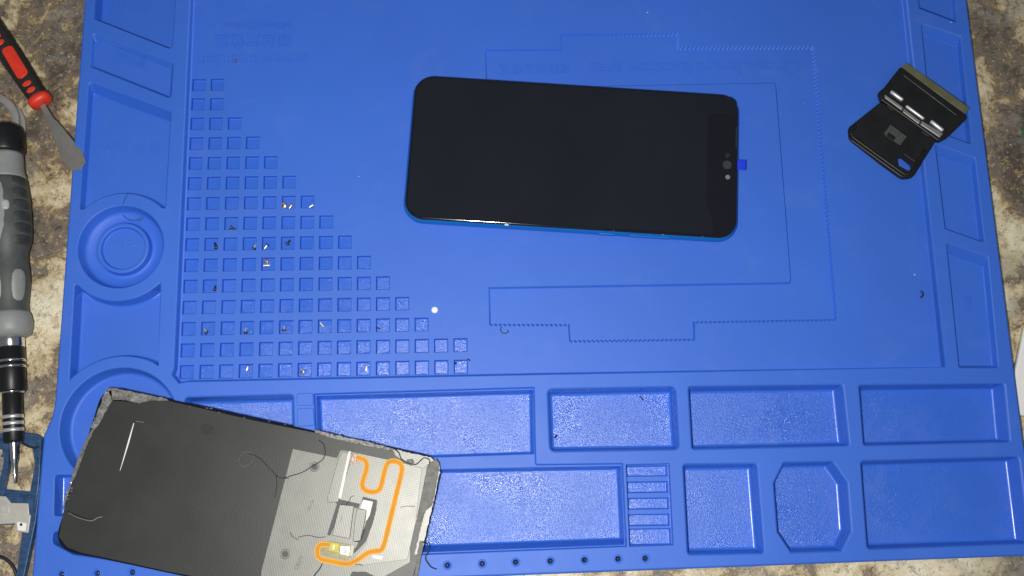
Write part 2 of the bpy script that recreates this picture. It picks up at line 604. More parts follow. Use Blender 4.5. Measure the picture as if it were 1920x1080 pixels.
# pocket between the slanted ridge and the upper dish, and the one between both dishes
p0, p1 = P2(312, 389, RIM), P2(148, 391, RIM)
cp = [P2(165, 150, RIM), P2(322, 208, RIM), P2(311.5, 392, RIM)]
ar = arc(DC, RA, a_of(DC, P2(306, 388, RIM)), a_of(DC, P2(155, 390, RIM)), 14)
cp = cp + ar + [P2(147, 394, RIM)]
Rc = [2, 2, 1.2] + [0] * len(ar) + [1.2]
rim_holes.append(recess('side_pocket', cp, Rc, RIM, -0.4, [3.4, .5, .3] + [.5] * (len(ar) - 1) + [.3, .7], 0.6, 0.9, 0))
ar = arc(DC, RA, a_of(DC, P2(147, 532, RIM)) % (2 * math.pi), a_of(DC, P2(297, 530, RIM)) % (2 * math.pi), 14)
ar2 = arc(FC, RB, a_of(FC, P2(290, 697, RIM)), a_of(FC, P2(135, 712, RIM)), 12)
ep = [P2(138, 531, RIM)] + ar + [P2(303, 527, RIM), P2(297, 702, RIM)] + ar2 + [P2(127, 725, RIM)]
Re = [1.2] + [0] * len(ar) + [1.2, 0.8] + [0] * len(ar2) + [0.6]
rim_holes.append(recess('side_pocket', ep, Re, RIM, -3.4, [.3] + [.6] * (len(ar) - 1) + [.3, .5, .3] + [.5] * (len(ar2) - 1) + [.3, .7], 0.6, 0.9, 0))
# pockets half hidden by the removed display
rim_holes.append(recess('side_pocket', PL([(101, 889), (150, 889), (146, 969), (99, 969)], RIM), 1.6, RIM, -3.4, .4, .5, .8, 0))
rim_holes.append(recess('side_pocket', PL([(97, 996), (300, 985), (300, 1066), (200, 1051), (135, 1041), (96, 1020)], RIM), [2, 2, 2, 2, 2, 3], RIM, -3.4, .4, .5, .8, 0))

# trays --------------------------------------------------------------------
def tray(pts, R, zbot=-5.0, draft=0.9, rb=1.3):
    rim_holes.append(recess('tray_pocket', PL(pts, RIM), R, RIM, zbot, draft, 0.95, rb, 1))
tray([(343, 742), (552, 737), (556, 905), (338, 912)], 2.2)
tray([(1024, 727), (1270, 722), (1277, 845), (1029, 849)], 3.0)
tray([(1288, 722), (1583, 718), (1596, 838), (1295, 845)], 1.8)
tray([(1608, 719), (1886, 716), (1897, 831), (1617, 838)], 1.8)
tray([(1278, 868), (1422, 866.5), (1436, 1040), (1287, 1043)], 2.0)
tray([(1468, 864.5), (1563, 862.5), (1592, 904), (1599, 997), (1580, 1036), (1482, 1039), (1455, 998), (1448, 905)], 0.8, -5, 0.9)
tray([(1611, 861.5), (1913, 853), (1934, 1022), (1624, 1033)], 2.4)
# stepped double tray for tools
STEP = 1.3
t2 = recess('tray_pocket', PL([(592, 741.5), (1000, 730), (1002, 852), (596, 866)], STEP), 0.5, STEP, -5, 0.5, .4, 0.9, 1)
t6 = recess('tray_pocket', PL([(505, 886), (1005, 875.5), (1165, 873), (1172, 1022), (800, 1036), (495, 1049)], STEP), 0.5, STEP, -5, [.5, .5, .5, 2.0, 2.0, .5], .4, 0.9, 1)
ub = ccw(PL([(587, 737), (1003, 724.5), (1006, 869.5), (1169, 867.5), (1176.5, 1026), (800, 1041), (488, 1055), (496, 882), (592, 880)], RIM))
rim_holes.append(recess('tray_step', ub, 0.6, RIM, STEP, 0.1, .4, .25, 0, [t2, t6]))
# block of blade slots
zx = lambda a, b: (800 + a / 4.0, 860 + b / 4.0)
SL = 1.2
slots = []
for q in ([(1478, 52), (1806, 47), (1808, 133), (1482, 137)], [(1487, 171), (1810, 166), (1813, 256), (1490, 261)],
          [(1492, 293), (1816, 289), (1819, 380), (1496, 385)], [(1500, 416), (1821, 411), (1824, 504), (1503, 509)],
          [(1506, 524), (1832, 519), (1838, 648), (1512, 652)]):
    slots.append(recess('blade_slot', PL([zx(*c) for c in q], SL), 0.3, SL, -1.8, .12, .22, .4, 2))
rim_holes.append(recess('slot_block', PL([(1172.8, 870), (1256.5, 868), (1264, 1023), (1179.5, 1026)], RIM), 0.5, RIM, SL, 0.05, .35, .2, 0, slots))
# little pads on the bridge between two trays
for q in ([(556, 738), (587, 737), (588, 760), (557, 761)], [(557, 766), (588, 765), (590, 798), (558, 800)]):
    b = MatMB(); b.slab(PL(q, RIM), RIM - 0.1, RIM + 0.55, 0.3, 0.9); b.build('bridge_pad', SILM, mat_o)
# row of bit holes
for x, y in ((115, 1077), (182, 1075), (248, 1073), (839, 1060), (904, 1057), (967, 1054), (1032, 1052), (1096, 1050), (1159, 1048), (1210, 1047)):
    c = P2(x, y, RIM)
    b = MatMB()
    prev = None
    for r, z in ((2.1, RIM), (1.85, RIM + .22), (1.55, RIM + .26), (1.3, RIM + .1), (1.2, RIM - .5), (1.15, RIM - 3), (.7, RIM - 3.4)):
        ids = b.ring(circle(c, r, 20), z)
        if prev:
            b.bridge(prev, ids, True, 0)
        prev = ids
    b.fill(prev, True, 0)
    h = b.build('bit_hole', SILM, mat_o)
    rim_holes.append(circle(c, 2.1, 20))
    b = MatMB()                                     # steel pin end sitting down in the hole
    b.lathe([(RIM - 3.4, .95), (RIM - 1.6, .95), (RIM - 1.1, .8), (RIM - .85, .45), (RIM - .8, .05)], 'z', 12)
    b.v = [(x_ + c[0], y_ + c[1], z_) for x_, y_, z_ in b.v]
    b.build('pin', M_DARKSTEEL, h)

# work surface: wall from the rim down, screw cells, location recess ---------
cut = arc(FC, RB, a_of(FC, P2(322, 700, RIM)), a_of(FC, P2(340, 716, RIM)), 4)
wp = [P2(357, -58, RIM), P2(324, 690, RIM)] + cut + [P2(352, 717, RIM), P2(1012, 703.5, RIM), P2(1776, 690.5, RIM), P2(1697, -50, RIM)]
wp = ccw(wp)
b = MatMB()
prev = None
for a, z in ((0, 0), (.1, -.04), (.35, -.2), (.6, -.55), (.7, -.9), (1.0, -3.2), (1.12, -3.7), (1.4, -3.95), (1.75, -4.0)):
    q = inset(wp, a) if a else wp
    ids = b.ring(q, RIM + z)
    if prev:
        b.bridge(prev, ids, True, 0)
    prev = ids
rim_holes.append(wp)
work_outline = q
b.build('work_surface_wall', SILM, mat_o)

CELLS = {}
counts = [2, 2, 3, 4, 5, 6, 7, 8, 9, 10, 11, 12, 13, 15, 15]
CELL_Z = -2.3
proto = None
CX0, CY0, PX, PY, CS = -145.44, 212.72, 9.1646, 10.285, 6.8
for i, cnt in enumerate(counts):
    for j in range(cnt):
        x, y = CX0 + 0.0416 * i + PX * j, CY0 - PY * i + 0.0094 * j
        CELLS[(i + 1, j + 1)] = (x, y)
        work_holes.append([(x, y - CS), (x + CS, y - CS), (x + CS, y), (x, y)])
cellmesh = None
for (i, j), (x, y) in CELLS.items():
    if cellmesh is None:
        b = MB()
        sq = [(0, -CS), (CS, -CS), (CS, 0), (0, 0)]
        prev = None
        for a, z in ((0, 0), (.12, -.05), (.22, -.2), (.32, -1.9), (.42, -2.15), (.65, CELL_Z)):
            ids = b.ring(inset(sq, a) if a else sq, z)
            if prev:
                b.bridge(prev, ids, False, 0)
            prev = ids
        b.fill(prev, True, 2)
        o = b.build('screw_cell', SILM, mat_o)
        cellmesh = o.data
    else:
        o = bpy.data.objects.new('screw_cell', cellmesh)
        COL.objects.link(o)
        o.parent = mat_o
    o.location = ((x - 24) * MM, (y - 120) * MM, -CTR * MM)

cr = [(909, 94, 1), (1051, 93, 0), (1051, 65, 1), (1273, 63, 0), (1274, 89, 1), (1526, 88, 1), (1568, 600, 1), (1303, 604.5, 0), (1304, 637, 1),
      (1067, 640, 0), (1065, 609.5, 1), (917, 609, 0), (915.6, 538, 0), (1476, 529, 0), (1480.5, 528, 0), (1481.8, 523, 0), (1453.8, 160, 0), (1452.5, 156.5, 0), (1449, 156, 0), (911, 166, 0)]
cr.reverse()                                        # counter-clockwise in the mat plane
cr = [(a, b_, cr[(i + 1) % len(cr)][2]) for i, (a, b_, t) in enumerate(cr)]
pw = [P2(a, b_, 0) for a, b_, t in cr]
if area2(pw) < 0:
    raise ValueError('recess outline order')
def toothed(d):
    q_ = inset(pw, d) if d else pw
    out = []
    for i, (a, b_, t) in enumerate(cr):
        p, q = np.array(q_[i]), np.array(q_[(i + 1) % len(q_)])
        if not t:
            out.append(tuple(p)); continue
        p0, q0 = np.array(pw[i]), np.array(pw[(i + 1) % len(pw)])
        n_ = max(2, round(np.linalg.norm(q0 - p0) / 2.15))
        e = q - p; ln = np.linalg.norm(e); e /= ln
        nrm = np.array([e[1], -e[0]])
        for kk in range(n_):
            for s_, hgt in ((0, 0), (.2, .15), (.36, .65), (.5, .8), (.64, .65), (.8, .15)):
                out.append(tuple(p + e * ln * (kk + s_) / n_ + nrm * hgt))
    return out
o0, o1, o2, o3 = toothed(0), toothed(.18), toothed(.55), toothed(.9)
work_holes.append(o0)
b = MatMB()
r0, r1, r2, r3 = b.ring(o0, 0), b.ring(o1, -.18), b.ring(o2, -1.2), b.ring(o3, -1.5)
for x_, y_ in ((r0, r1), (r1, r2), (r2, r3)):
    b.bridge(x_, y_, True, 0)
b.plate(o3, [], -1.5, True, 0)
b.build('location_recess', SILM, mat_o)

# rim top, outer edge and work surface
outer = [(-200, 282), (-200, 52), (-201, 45), (-204, 37), (-204.5, -32.9), (253, -26.4), (252.5, 17), (248.3, 18.2), (248, 282)]
outer = ccw(outer)
b = MatMB()
prev = None
for a, z in ((1.0, RIM), (.7, RIM - .08), (.3, RIM - .35), (0, RIM - 1.0), (0, CTR + .02)):
    q = rounded(inset(outer, a) if a else outer, 2.0, 4, a)
    ids = b.ring(q, z)
    if prev:
        b.bridge(ids, prev, True, 0)
    else:
        topo = q
    prev = ids
b.plate(topo, rim_holes, RIM, True, 0)
b.fill(prev, False, 0)
b.build('mat_rim', SILM, mat_o)
b = MatMB()
b.plate(work_outline, work_holes, 0.0, True, 0)
b.build('work_surface', SILM, mat_o)

# raised lettering ---------------------------------------------------------
def letters(body, cx, cy, z, width_px, parent=None, rot=180.0, m=None, h=0.22, name='lettering', frame=None):
    cu = bpy.data.curves.new('t', 'FONT')
    cu.body = body
    cu.align_x = 'CENTER'; cu.align_y = 'CENTER'
    cu.size = 1.0
    cu.resolution_u = 2
    cu.extrude = 0.0
    t = bpy.data.objects.new('t', cu)
    COL.objects.link(t)
    bpy.context.view_layer.update()
    dg = bpy.context.evaluated_depsgraph_get()
    me = bpy.data.meshes.new_from_object(t.evaluated_get(dg))
    bpy.data.objects.remove(t)
    n = len(me.vertices)
    if n == 0:
        return None
    co = np.zeros(n * 3); me.vertices.foreach_get('co', co); co = co.reshape(-1, 3)
    wid = co[:, 0].max() - co[:, 0].min()
    fr = frame or MF
    zl = z - CTR if frame is None else z
    a = np.array(fr.px(cx - width_px / 2, cy, zl)); c = np.array(fr.px(cx + width_px / 2, cy, zl))
    sc = np.linalg.norm(c - a) / wid
    mid = (a + c) / 2
    co[:, :2] -= (co[:, :2].max(0) + co[:, :2].min(0)) / 2
    th = math.radians(rot)
    R2 = np.array([[math.cos(th), -math.sin(th)], [math.sin(th), math.cos(th)]])
    xy = co[:, :2] @ R2.T * sc + mid
    bb = MB()
    faces = [tuple(p.vertices) for p in me.polygons]
    bb.v = [(p[0], p[1], zl + h) for p in xy]
    from collections import Counter
    cnt = {}
    for f in faces:
        if area2([xy[i] for i in f]) < 0:
            f = tuple(reversed(f))
        bb.face(f)
        for i in range(len(f)):
            cnt[(f[i], f[(i + 1) % len(f)])] = 1
    bb.v += [(p[0], p[1], zl - .03) for p in xy]
    for (i, j) in cnt:
        if (j, i) not in cnt:
            bb.face((j, i, i + n, j + n))
    bpy.data.meshes.remove(me)
    return bb.build(name, m or M_SIL, parent or mat_o)

letters('440mmX310mm', 482, 47, 0, 132, h=.4)
letters('螺丝定位区', 474, 76, 0, 146, h=.4)
letters('screw position', 472, 108, 0, 206, h=.4)
letters('Circuit board location area', 1303, 127, -1.5, 396, h=.4)
letters('电路板定位区', 1002, 130, -1.5, 132, h=.4)
letters('tool su', 892, 917, -5, 120, h=.35, m=M_FLOOR)
letters('工具区', 870, 972, -5, 122, h=.35, m=M_FLOOR)
letters('>', 1150, 958, -5, 17, rot=0, h=.3, m=M_FLOOR)
letters('零件 Parts', 812, 797, -5, 122, h=.25, m=M_FLOOR)
letters('零件 Parts', 1165, 795, -5, 112, h=.25, m=M_FLOOR)
letters('零件 Parts', 1440, 780, -5, 118, h=.25, m=M_FLOOR)
letters('welding', 1748, 776, -5, 104, h=.25, m=M_FLOOR)
letters('零件区', 245, 112, 2.2, 62, rot=162)
letters('零件 Parts', 243, 276, -0.4, 116)
letters('零件', 240, 3, -3.6, 90)
letters('工', 228, 462, -1.15, 34)
letters('零件', 1815, 570, 0.2, 34, rot=266)

# ---------------------------------------------------------------- phone
c4 = [P(777, 138.8, 8), P(1387.3, 176.4, 8), P(1383, 450.1, 8), P(755.4, 409.2, 8)]
cen = sum(c4) / 4
uu = (c4[1] - c4[0]) + (c4[2] - c4[3])
PF = Frame((cen[0], cen[1], 0.02), uu)
lx = (np.linalg.norm(c4[1] - c4[0]) + np.linalg.norm(c4[2] - c4[3])) / 2
ly = (np.linalg.norm(c4[1] - c4[2]) + np.linalg.norm(c4[0] - c4[3])) / 2
phone = thing('smartphone', 'blue smartphone with new black display lying screen up on the mat', 'phone', PF)
def rect(x0, y0, x1, y1):
    return [(x0, y0), (x1, y0), (x1, y1), (x0, y1)]
hx, hy = lx / 2, ly / 2
body = rect(-hx, -hy, hx, hy)
b = MB()
prev = None
for a, z in ((3.0, 0), (1.6, .35), (.4, 1.2), (-.4, 2.4), (-.6, 3.4), (-.4, 4.6), (.1, 5.9), (.65, 6.7), (1.1, 7.1)):
    ids = b.ring(rounded(inset(body, a), 9.6, 10, a), z)
    if prev:
        b.bridge(prev, ids, True)
    else:
        b.fill(ids, False)
    prev = ids
b.fill(prev, True)
b.build('frame', M_FRAME, phone)
b = MB()
gl = inset(body, .55)
prev = None
for a, z in ((0, 6.9), (0, 7.55), (.12, 7.8), (.4, 7.98), (.9, 8.05)):
    ids = b.ring(rounded(inset(gl, a) if a else gl, 9.2, 10, a), z)
    if prev:
        b.bridge(prev, ids, True)
    prev = ids
b.fill(prev, True)
glass = b.build('display_glass', M_GLASS, phone)
# thin metal bead between frame and glass
b = MB()
prev = None
for a, z in ((.5, 6.4), (.45, 6.95), (.6, 7.1), (.8, 7.1)):
    ids = b.ring(rounded(inset(body, a), 9.5, 10, a), z)
    if prev:
        b.bridge(prev, ids, True)
    prev = ids
b.build('bezel_bead', M_DARKSTEEL, phone)
n1 = PF.px(1327, 214, 8.06); n2 = PF.px(1324, 398, 8.06)
ac = [(-hx + 1.7, -hy + 1.7), (n2[0] + 4.5, -hy + 1.7), (n2[0] + 2.0, n2[1]), (n2[0], n2[1] + 3), (n1[0], n1[1]), (hx - 1.6, n1[1] + 1.0), (hx - 1.6, hy - 1.7), (-hx + 1.7, hy - 1.7)]
b = MB()
r = b.ring(rounded(ccw(ac), [8, 2, 1.5, 2, 3, 1.2, 8, 8], 6), 8.062)
b.fill(r)
b.build('screen_area', M_PANEL, glass)
def disc(name, fr, x, y, r, z, m, parent, h=.03, n=20):
    c = fr.px(x, y, z)
    bb = MB(); bb.slab(circle(c, r, n), z - .02, z + h, 0.02); return bb.build(name, m, parent)
disc('front_camera', PF, 1363.5, 309, 2.2, 8.06, M_LENS, phone)
disc('proximity_sensor', PF, 1364.5, 291, 1.2, 8.06, simple('dim_sensor', (.022, .02, .024), .3), phone)
disc('light_sensor', PF, 1364.5, 332, 1.15, 8.06, M_SENSOR, phone)
b = MB(); ea = PF.px(1383, 258, 8); b.slab(rect(ea[0] - .9, ea[1] - 5.5, ea[0] - .45, ea[1] + 5.5), 8.0, 8.075, .02); b.build('earpiece_slit', M_DARKSTEEL, phone)
for x0, x1 in ((1122, 1152), (1180, 1256)):
    a = PF.px(x0, 446, 4); c = PF.px(x1, 450, 4)
    b = MB(); b.slab(rect(a[0], -hy - .75, c[0], -hy + 1), 3.0, 5.0, .35, .5); b.build('side_button', M_FRAME, phone)
b = MB(); b.slab(PF.pl([(1382, 299.5), (1398.5, 300.5), (1398, 319), (1381.5, 318)], 7.6), 7.35, 7.5, .05); b.build('pull_tab', M_FILM, phone)
for x, y, s_ in ((950, 421.5, 1.3), (1150, 432, .7), (1243, 440, .8), (1317, 443.5, .5), (1370, 432, .5)):   # adhesive squeezed out along the glass
    c = PF.px(x, y, 7.5)
    b = MB()
    b.lathe([(-.25, .15 * s_), (-.1, .5 * s_), (.12, .62 * s_), (.3, .4 * s_), (.42, .08)], 'z', 9)
    b.v = [(vx * 1.5 + c[0], vy * .6 + c[1] , vz + 7.55) for vx, vy, vz in b.v]
    b.build('glue_bead', M_SENSOR if s_ < 1 else M_WHITE, phone)

# ---------------------------------------------------------------- removed display
DZ = RIM + .35
TL, TR, BL, BR = (194, 721), (834, 861), (97, 1028), (742, 1166)
DF = Frame(sum(P(*q, DZ) for q in (TL, TR, BL, BR)) / 4, P(*TR, DZ) - P(*TL, DZ))
disp = thing('removed_display', 'old black display panel lying face down, cracked edges, orange ribbon cable', 'display panel', DF)
TH = 2.2
dpoly = ccw(DF.pl([TL, TR, BR, BL], TH))
b = MB(); b.slab(dpoly, 0, TH - .5, .35, 8.5, seg=8); b.build('glass', M_GLASS, disp)
def Zp(a, c):
    return (520 + a / 3.856, 800 + c / 3.856)
def Yp(a, c):
    return (a / 2.842, 700 + c / 2.842)
def sheet(name, pts, z0, z1, m, bev=.05, R=0, parent=None, conv=None, seg=4, holes=()):
    if conv:
        pts = [conv(*p) for p in pts]
    bb = MB(); bb.slab(DF.pl(pts, z1), z0, z1, bev, R, seg=seg, holes=[DF.pl([conv(*p) for p in h] if conv else h, z1) for h in holes])
    return bb.build(name, m, parent or disp)
def ragged(pts, amp, step=1.2):
    """break a px outline into short uneven steps"""
    out = []
    for i, p in enumerate(pts):
        q = pts[(i + 1) % len(pts)]
        ln = math.hypot(q[0] - p[0], q[1] - p[1])
        n = max(1, int(ln / (step * 4)))
        for kk in range(n):
            t = kk / n
            out.append((p[0] + (q[0] - p[0]) * t + random.uniform(-amp, amp), p[1] + (q[1] - p[1]) * t + random.uniform(-amp, amp)))
    return out
# charcoal film over the whole back with a worn outline
film = [(211, 751), (262, 755), (275, 748), (318, 752), (480, 789), (590, 811), (700, 836), (790, 860), (815, 872), (820, 886), (806, 950), (780, 1060), (760, 1140), (735, 1150),
        (320, 1073), (230, 1053), (150, 1036), (125, 1026), (110, 1006), (118, 962), (136, 906), (150, 858), (171, 806), (186, 780)]
fl = rounded(ccw(DF.pl(film, TH)), 1.0, 3)
b = MB(); b.slab(fl, TH - .55, TH - .1, .12); b.build('backing_film', M_BACKFILM, disp)
# torn adhesive strips
for pts, m in (
    ([(200, 728), (212, 727), (250, 735), (312, 747), (318, 752), (285, 750), (262, 756), (235, 750), (210, 750)], M_ADHES),
    ([(197, 733), (210, 732), (211, 750), (200, 768), (186, 795), (175, 806), (170, 800), (182, 775)], M_ADHES),
    ([(170, 806), (178, 802), (160, 840), (150, 870), (140, 895), (132, 908), (135, 890), (150, 848)], M_FOAM),
    ([(130, 908), (137, 900), (128, 925), (121, 948), (117, 955), (121, 932)], M_ADHES),
    ([(590, 806), (640, 818), (690, 828), (740, 842), (738, 846), (680, 834), (630, 824), (592, 812)], M_ADHES),
    ([(735, 841), (808, 857.5), (823, 870), (825, 886), (811, 950), (790, 1040), (776, 1040), (799, 950), (803, 905), (795, 880), (770, 872), (742, 856)], M_SHIELD2)):
    sheet('adhesive_strip', ragged(pts, .9, 1.0), TH - .6, TH + .02, m, .12)
# shards of dried glue left along the torn edges
b = MB()
for (x0, y0), (x1, y1), cnt_ in (((200, 729), (300, 747), 22), ((205, 733), (172, 800), 34), ((170, 803), (120, 945), 30), ((592, 808), (735, 842), 46), ((803, 868), (822, 880), 10), ((318, 750), (590, 808), 12)):
    for kk in range(cnt_):
        t_ = random.random()
        c_ = DF.px(x0 + (x1 - x0) * t_ + random.uniform(-4, 4), y0 + (y1 - y0) * t_ + random.uniform(-3, 5), TH)
        r_ = random.uniform(.18, .75); a_ = random.uniform(0, 6.28); e_ = random.uniform(.3, .8)
        bs = len(b.v)
        for q_ in range(5):
            p_ = a_ + q_ * 1.2566
            b.v.append((c_[0] + r_ * math.cos(p_) * random.uniform(.6, 1.3), c_[1] + r_ * e_ * math.sin(p_) * random.uniform(.6, 1.3), TH + .02))
        b.v.append((c_[0] + random.uniform(-.2, .2), c_[1] + random.uniform(-.2, .2), TH + .02 + r_ * random.uniform(.3, .8)))
        for q_ in range(5):
            b.face((bs + q_, bs + (q_ + 1) % 5, bs + 5))
o = b.build('glue_shards', simple('glossy_glue', (.16, .155, .145), .25, 0, .5, 900, spec=.6), disp)
o['kind'] = 'stuff'
# foil shield at the cable end
Zs = lambda pts: [Zp(*p) for p in pts]
shield = [(112, 160), (432, 226), (456, 172), (480, 170), (770, 245), (1050, 296), (1088, 272), (1005, 690), (960, 800), (960, 980), (780, 1080), (600, 1230), (-130, 1180), (-115, 1040)]
sheet('shield_foil', Zs(shield), TH - .12, TH + .05, M_SHIELD, .08, .3)
sheet('shield_foil', Zs([(530, 180), (900, 260), (1045, 300), (1000, 690), (940, 960), (700, 990), (560, 1010), (500, 1005), (640, 850), (725, 540), (620, 505), (600, 560), (420, 520)]), TH + .03, TH + .18, M_SHIELD2, .1, .4)
sheet('shield_foil', Zs([(470, 178), (545, 196), (440, 545), (365, 548), (362, 510), (440, 232)]), TH + .04, TH + .95, M_SHIELD2, .2, .3)
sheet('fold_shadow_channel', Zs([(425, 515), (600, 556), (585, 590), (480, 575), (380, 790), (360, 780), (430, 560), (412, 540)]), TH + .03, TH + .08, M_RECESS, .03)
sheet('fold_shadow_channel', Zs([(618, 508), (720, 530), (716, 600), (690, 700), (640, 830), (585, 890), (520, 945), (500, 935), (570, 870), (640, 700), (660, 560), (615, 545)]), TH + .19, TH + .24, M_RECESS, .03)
b_ = sheet('chip_cover', Zs([(450, 562), (556, 572), (545, 640), (524, 812), (395, 786), (430, 640)]), TH + .05, TH + 1.0, M_SHIELD2, .25, .5)
sheet('chip_cover', Zs([(572, 590), (646, 602), (630, 700), (600, 826), (545, 832), (556, 700)]), TH + .05, TH + .9, M_SHIELD, .25, .5)
sheet('white_pad', Zs([(622, 528), (692, 542), (668, 640), (640, 690), (645, 604), (600, 590)]), TH + .2, TH + .5, M_WHITE, .1, .2)
sheet('white_pad', Zs([(684, 928), (764, 936), (756, 962), (692, 950)]), TH + .2, TH + .3, M_WHITE, .05, .2)
sheet('white_pad', Zs([(515, 180), (532, 176), (462, 520), (440, 515)]), TH + .2, TH + 1.0, M_PAPER, .03)
sheet('foam_residue', ragged(Zs([(1085, 272), (1150, 232), (1172, 262), (1165, 340), (1140, 470), (1118, 572), (1065, 615), (1035, 690), (1004, 682), (1040, 520)]), .7, .9), TH + .02, TH + .4, M_FOAM, .2)
sheet('foam_residue', ragged(Zs([(1030, 826), (1060, 826), (1048, 900), (1015, 1080), (990, 1080), (1008, 930)]), .5, .9), TH - .1, TH + .2, M_FOAM, .1)
sheet('foam_residue', ragged(Zs([(540, 1050), (640, 1050), (900, 1180), (470, 1180)]), .6, .9), TH + .06, TH + .12, M_RECESS, .03)
sheet('foam_residue', ragged(Zs([(935, 238), (975, 232), (990, 262), (960, 282), (940, 268)]), .6, .8), TH + .1, TH + .5, M_FOAM, .15)
for a, c in ((268, 290), (56, 920)):
    d_ = sheet('locating_hole', circle(Zp(a, c), 6.2, 16), TH + .05, TH + .1, M_RECESS, .03)
    b = MB(); cc = DF.px(*Zp(a, c), TH); prev = None
    for r_, z_ in ((2.3, TH + .05), (2.15, TH + .2), (1.85, TH + .2), (1.7, TH + .05)):
        ids = b.ring(circle(cc, r_, 20), z_)
        if prev:
            b.bridge(prev, ids, True)
        prev = ids
    b.build('rim', M_SHIELD2, d_)
# orange ribbon cable
def catmull(p, n=6):
    out = []
    for i in range(len(p) - 1):
        p0 = np.array(p[max(i - 1, 0)]); p1 = np.array(p[i]); p2 = np.array(p[i + 1]); p3 = np.array(p[min(i + 2, len(p) - 1)])
        for kk in range(n):
            t = kk / n
            out.append(0.5 * ((2 * p1) + (-p0 + p2) * t + (2 * p0 - 5 * p1 + 4 * p2 - p3) * t * t + (-p0 + 3 * p1 - 3 * p2 + p3) * t ** 3))
    out.append(np.array(p[-1]))
    return out
path = [(560, 222), (600, 228), (634, 246), (646, 280), (638, 330), (618, 395), (616, 432), (640, 462), (690, 472), (732, 458), (752, 420), (768, 350), (786, 285),
        (812, 254), (850, 250), (886, 266), (902, 300), (894, 350), (862, 480), (826, 630), (790, 780), (768, 860), (744, 894), (690, 902), (648, 916), (590, 956), (535, 986), (490, 992),
        (400, 976), (330, 962), (300, 944), (288, 912), (296, 872), (318, 852), (375, 852)]
cl = catmull([DF.px(*Zp(*q), TH + .3) for q in path], 5)
def ribbon(name, w, z0, z1, m, parent):
    b = MB()
    prev = None
    for i, p in enumerate(cl):
        t = cl[min(i + 1, len(cl) - 1)] - cl[max(i - 1, 0)]
        t = t / np.linalg.norm(t)
        nn = np.array([-t[1], t[0]])
        base = len(b.v)
        for s_, z in ((w, z0), (w - .05, z1), (-w + .05, z1), (-w, z0)):
            q = p + nn * s_
            b.v.append((q[0], q[1], z))
        cur = list(range(base, base + 4))
        if prev:
            b.bridge(prev, cur, False, closed=False)
        prev = cur
    return b.build(name, m, parent)
rc = ribbon('ribbon_cable', 1.24, TH + .1, TH + .34, M_ORANGE2, disp)
ribbon('trace_band', .80, TH + .33, TH + .37, M_ORANGE, rc)
sheet('connector', Zs([(527, 190), (578, 198), (568, 268), (516, 256)]), TH + .2, TH + .75, M_COPPER, .1, .3)
for kk in range(5):
    for sgn in (0, 1):
        a, c = 524 + kk * 1.5 + sgn * 40 - kk * 2.5, 200 + kk * 13 + sgn * 6
        sheet('contact', Zs([(a, c), (a + 9, c + 1), (a + 8, c + 7), (a - 1, c + 6)]), TH + .7, TH + .8, M_PAPER if (kk + sgn) % 2 else M_CHROME, .02)
sheet('connector_slot', Zs([(540, 212), (560, 216), (554, 248), (534, 244)]), TH + .7, TH + .78, M_DARKSTEEL, .02)
sheet('solder_board', Zs([(300, 838), (380, 826), (560, 858), (548, 930), (500, 965), (330, 925), (318, 890)]), TH + .1, TH + .3, simple('olive_board', (.16, .15, .06), .4, .2, .3, 800), .08)
sheet('yellow_tape', Zs([(384, 832), (450, 848), (446, 912), (368, 896)]), TH + .36, TH + .6, M_YELLOW, .1)
sheet('yellow_tape', Zs([(404, 852), (418, 855), (410, 890), (396, 886)]), TH + .6, TH + .64, simple('pale_tape', (.8, .74, .3), .3), .02)
sheet('chip', Zs([(456, 858), (528, 866), (518, 936), (448, 922)]), TH + .25, TH + .8, M_CHROME, .15)
sheet('chip', Zs([(470, 868), (512, 872), (498, 918), (480, 912)]), TH + .78, TH + .86, M_DARKSTEEL, .03)
for kk in range(7):
    c = 858 + kk * 11
    sheet('contact', Zs([(536 - kk * 2, c), (556 - kk * 2, c + 3), (555 - kk * 2, c + 8), (535 - kk * 2, c + 5)]), TH + .28, TH + .36, M_PAPER, .02)
# printed marks, scratches with painted glint, smudges and loose fibres on the panel
letters('CR271', *Zp(155, 985), TH + .055, 26, disp, rot=78, m=M_INK, h=.02, name='printed_mark', frame=DF)
letters('NF-C8', *Zp(240, 570), TH + .055, 20, disp, rot=78, m=M_INK, h=.02, name='printed_mark', frame=DF)
sheet('glint_scratch', [Yp(*p) for p in [(711, 265), (715, 266), (688, 370), (666, 440), (640, 520), (638, 519), (663, 430), (685, 350)]], TH - .12, TH - .02, M_WHITE, .03)  # scratch line, its bright glint put into the white colour
sheet('glint_scratch', [Yp(*p) for p in [(722, 254), (766, 259), (766, 262), (722, 257)]], TH - .12, TH - .04, M_GREYHAIR, .03)
sheet('smudge', ragged(circle(Yp(1102, 298), 12, 12), 2.2, .8), TH - .12, TH - .085, simple('black_smudge', (.012, .012, .012), .6, 0, .3), .02)
def fibre(pts, r, m, parent, conv=None, z=TH, name='loose_fibre', n=5):
    q = [DF.px(*(conv(*p) if conv else p), z + .3) for p in pts]
    zz = [z + .05 + .35 * random.random() for _ in q]
    zz[0] = zz[-1] = z
    b = MB(); b.tube(catmull([(a[0], a[1], h_) for a, h_ in zip(q, zz)], 4), r, n)
    return b.build(name, m, parent)
fibre([(300, 95), (335, 130), (346, 190), (325, 240), (262, 280), (180, 330), (110, 352), (40, 374)], .22, M_HAIR, disp, Zp)
fibre([(1270, 470), (1290, 430), (1325, 420), (1350, 440), (1345, 470), (1310, 495), (1285, 490), (1268, 465)], .13, M_FOAM, disp, Yp)
fibre([(1325, 425), (1380, 450), (1420, 490), (1460, 530), (1490, 555), (1540, 560)], .16, M_HAIR, disp, Yp)
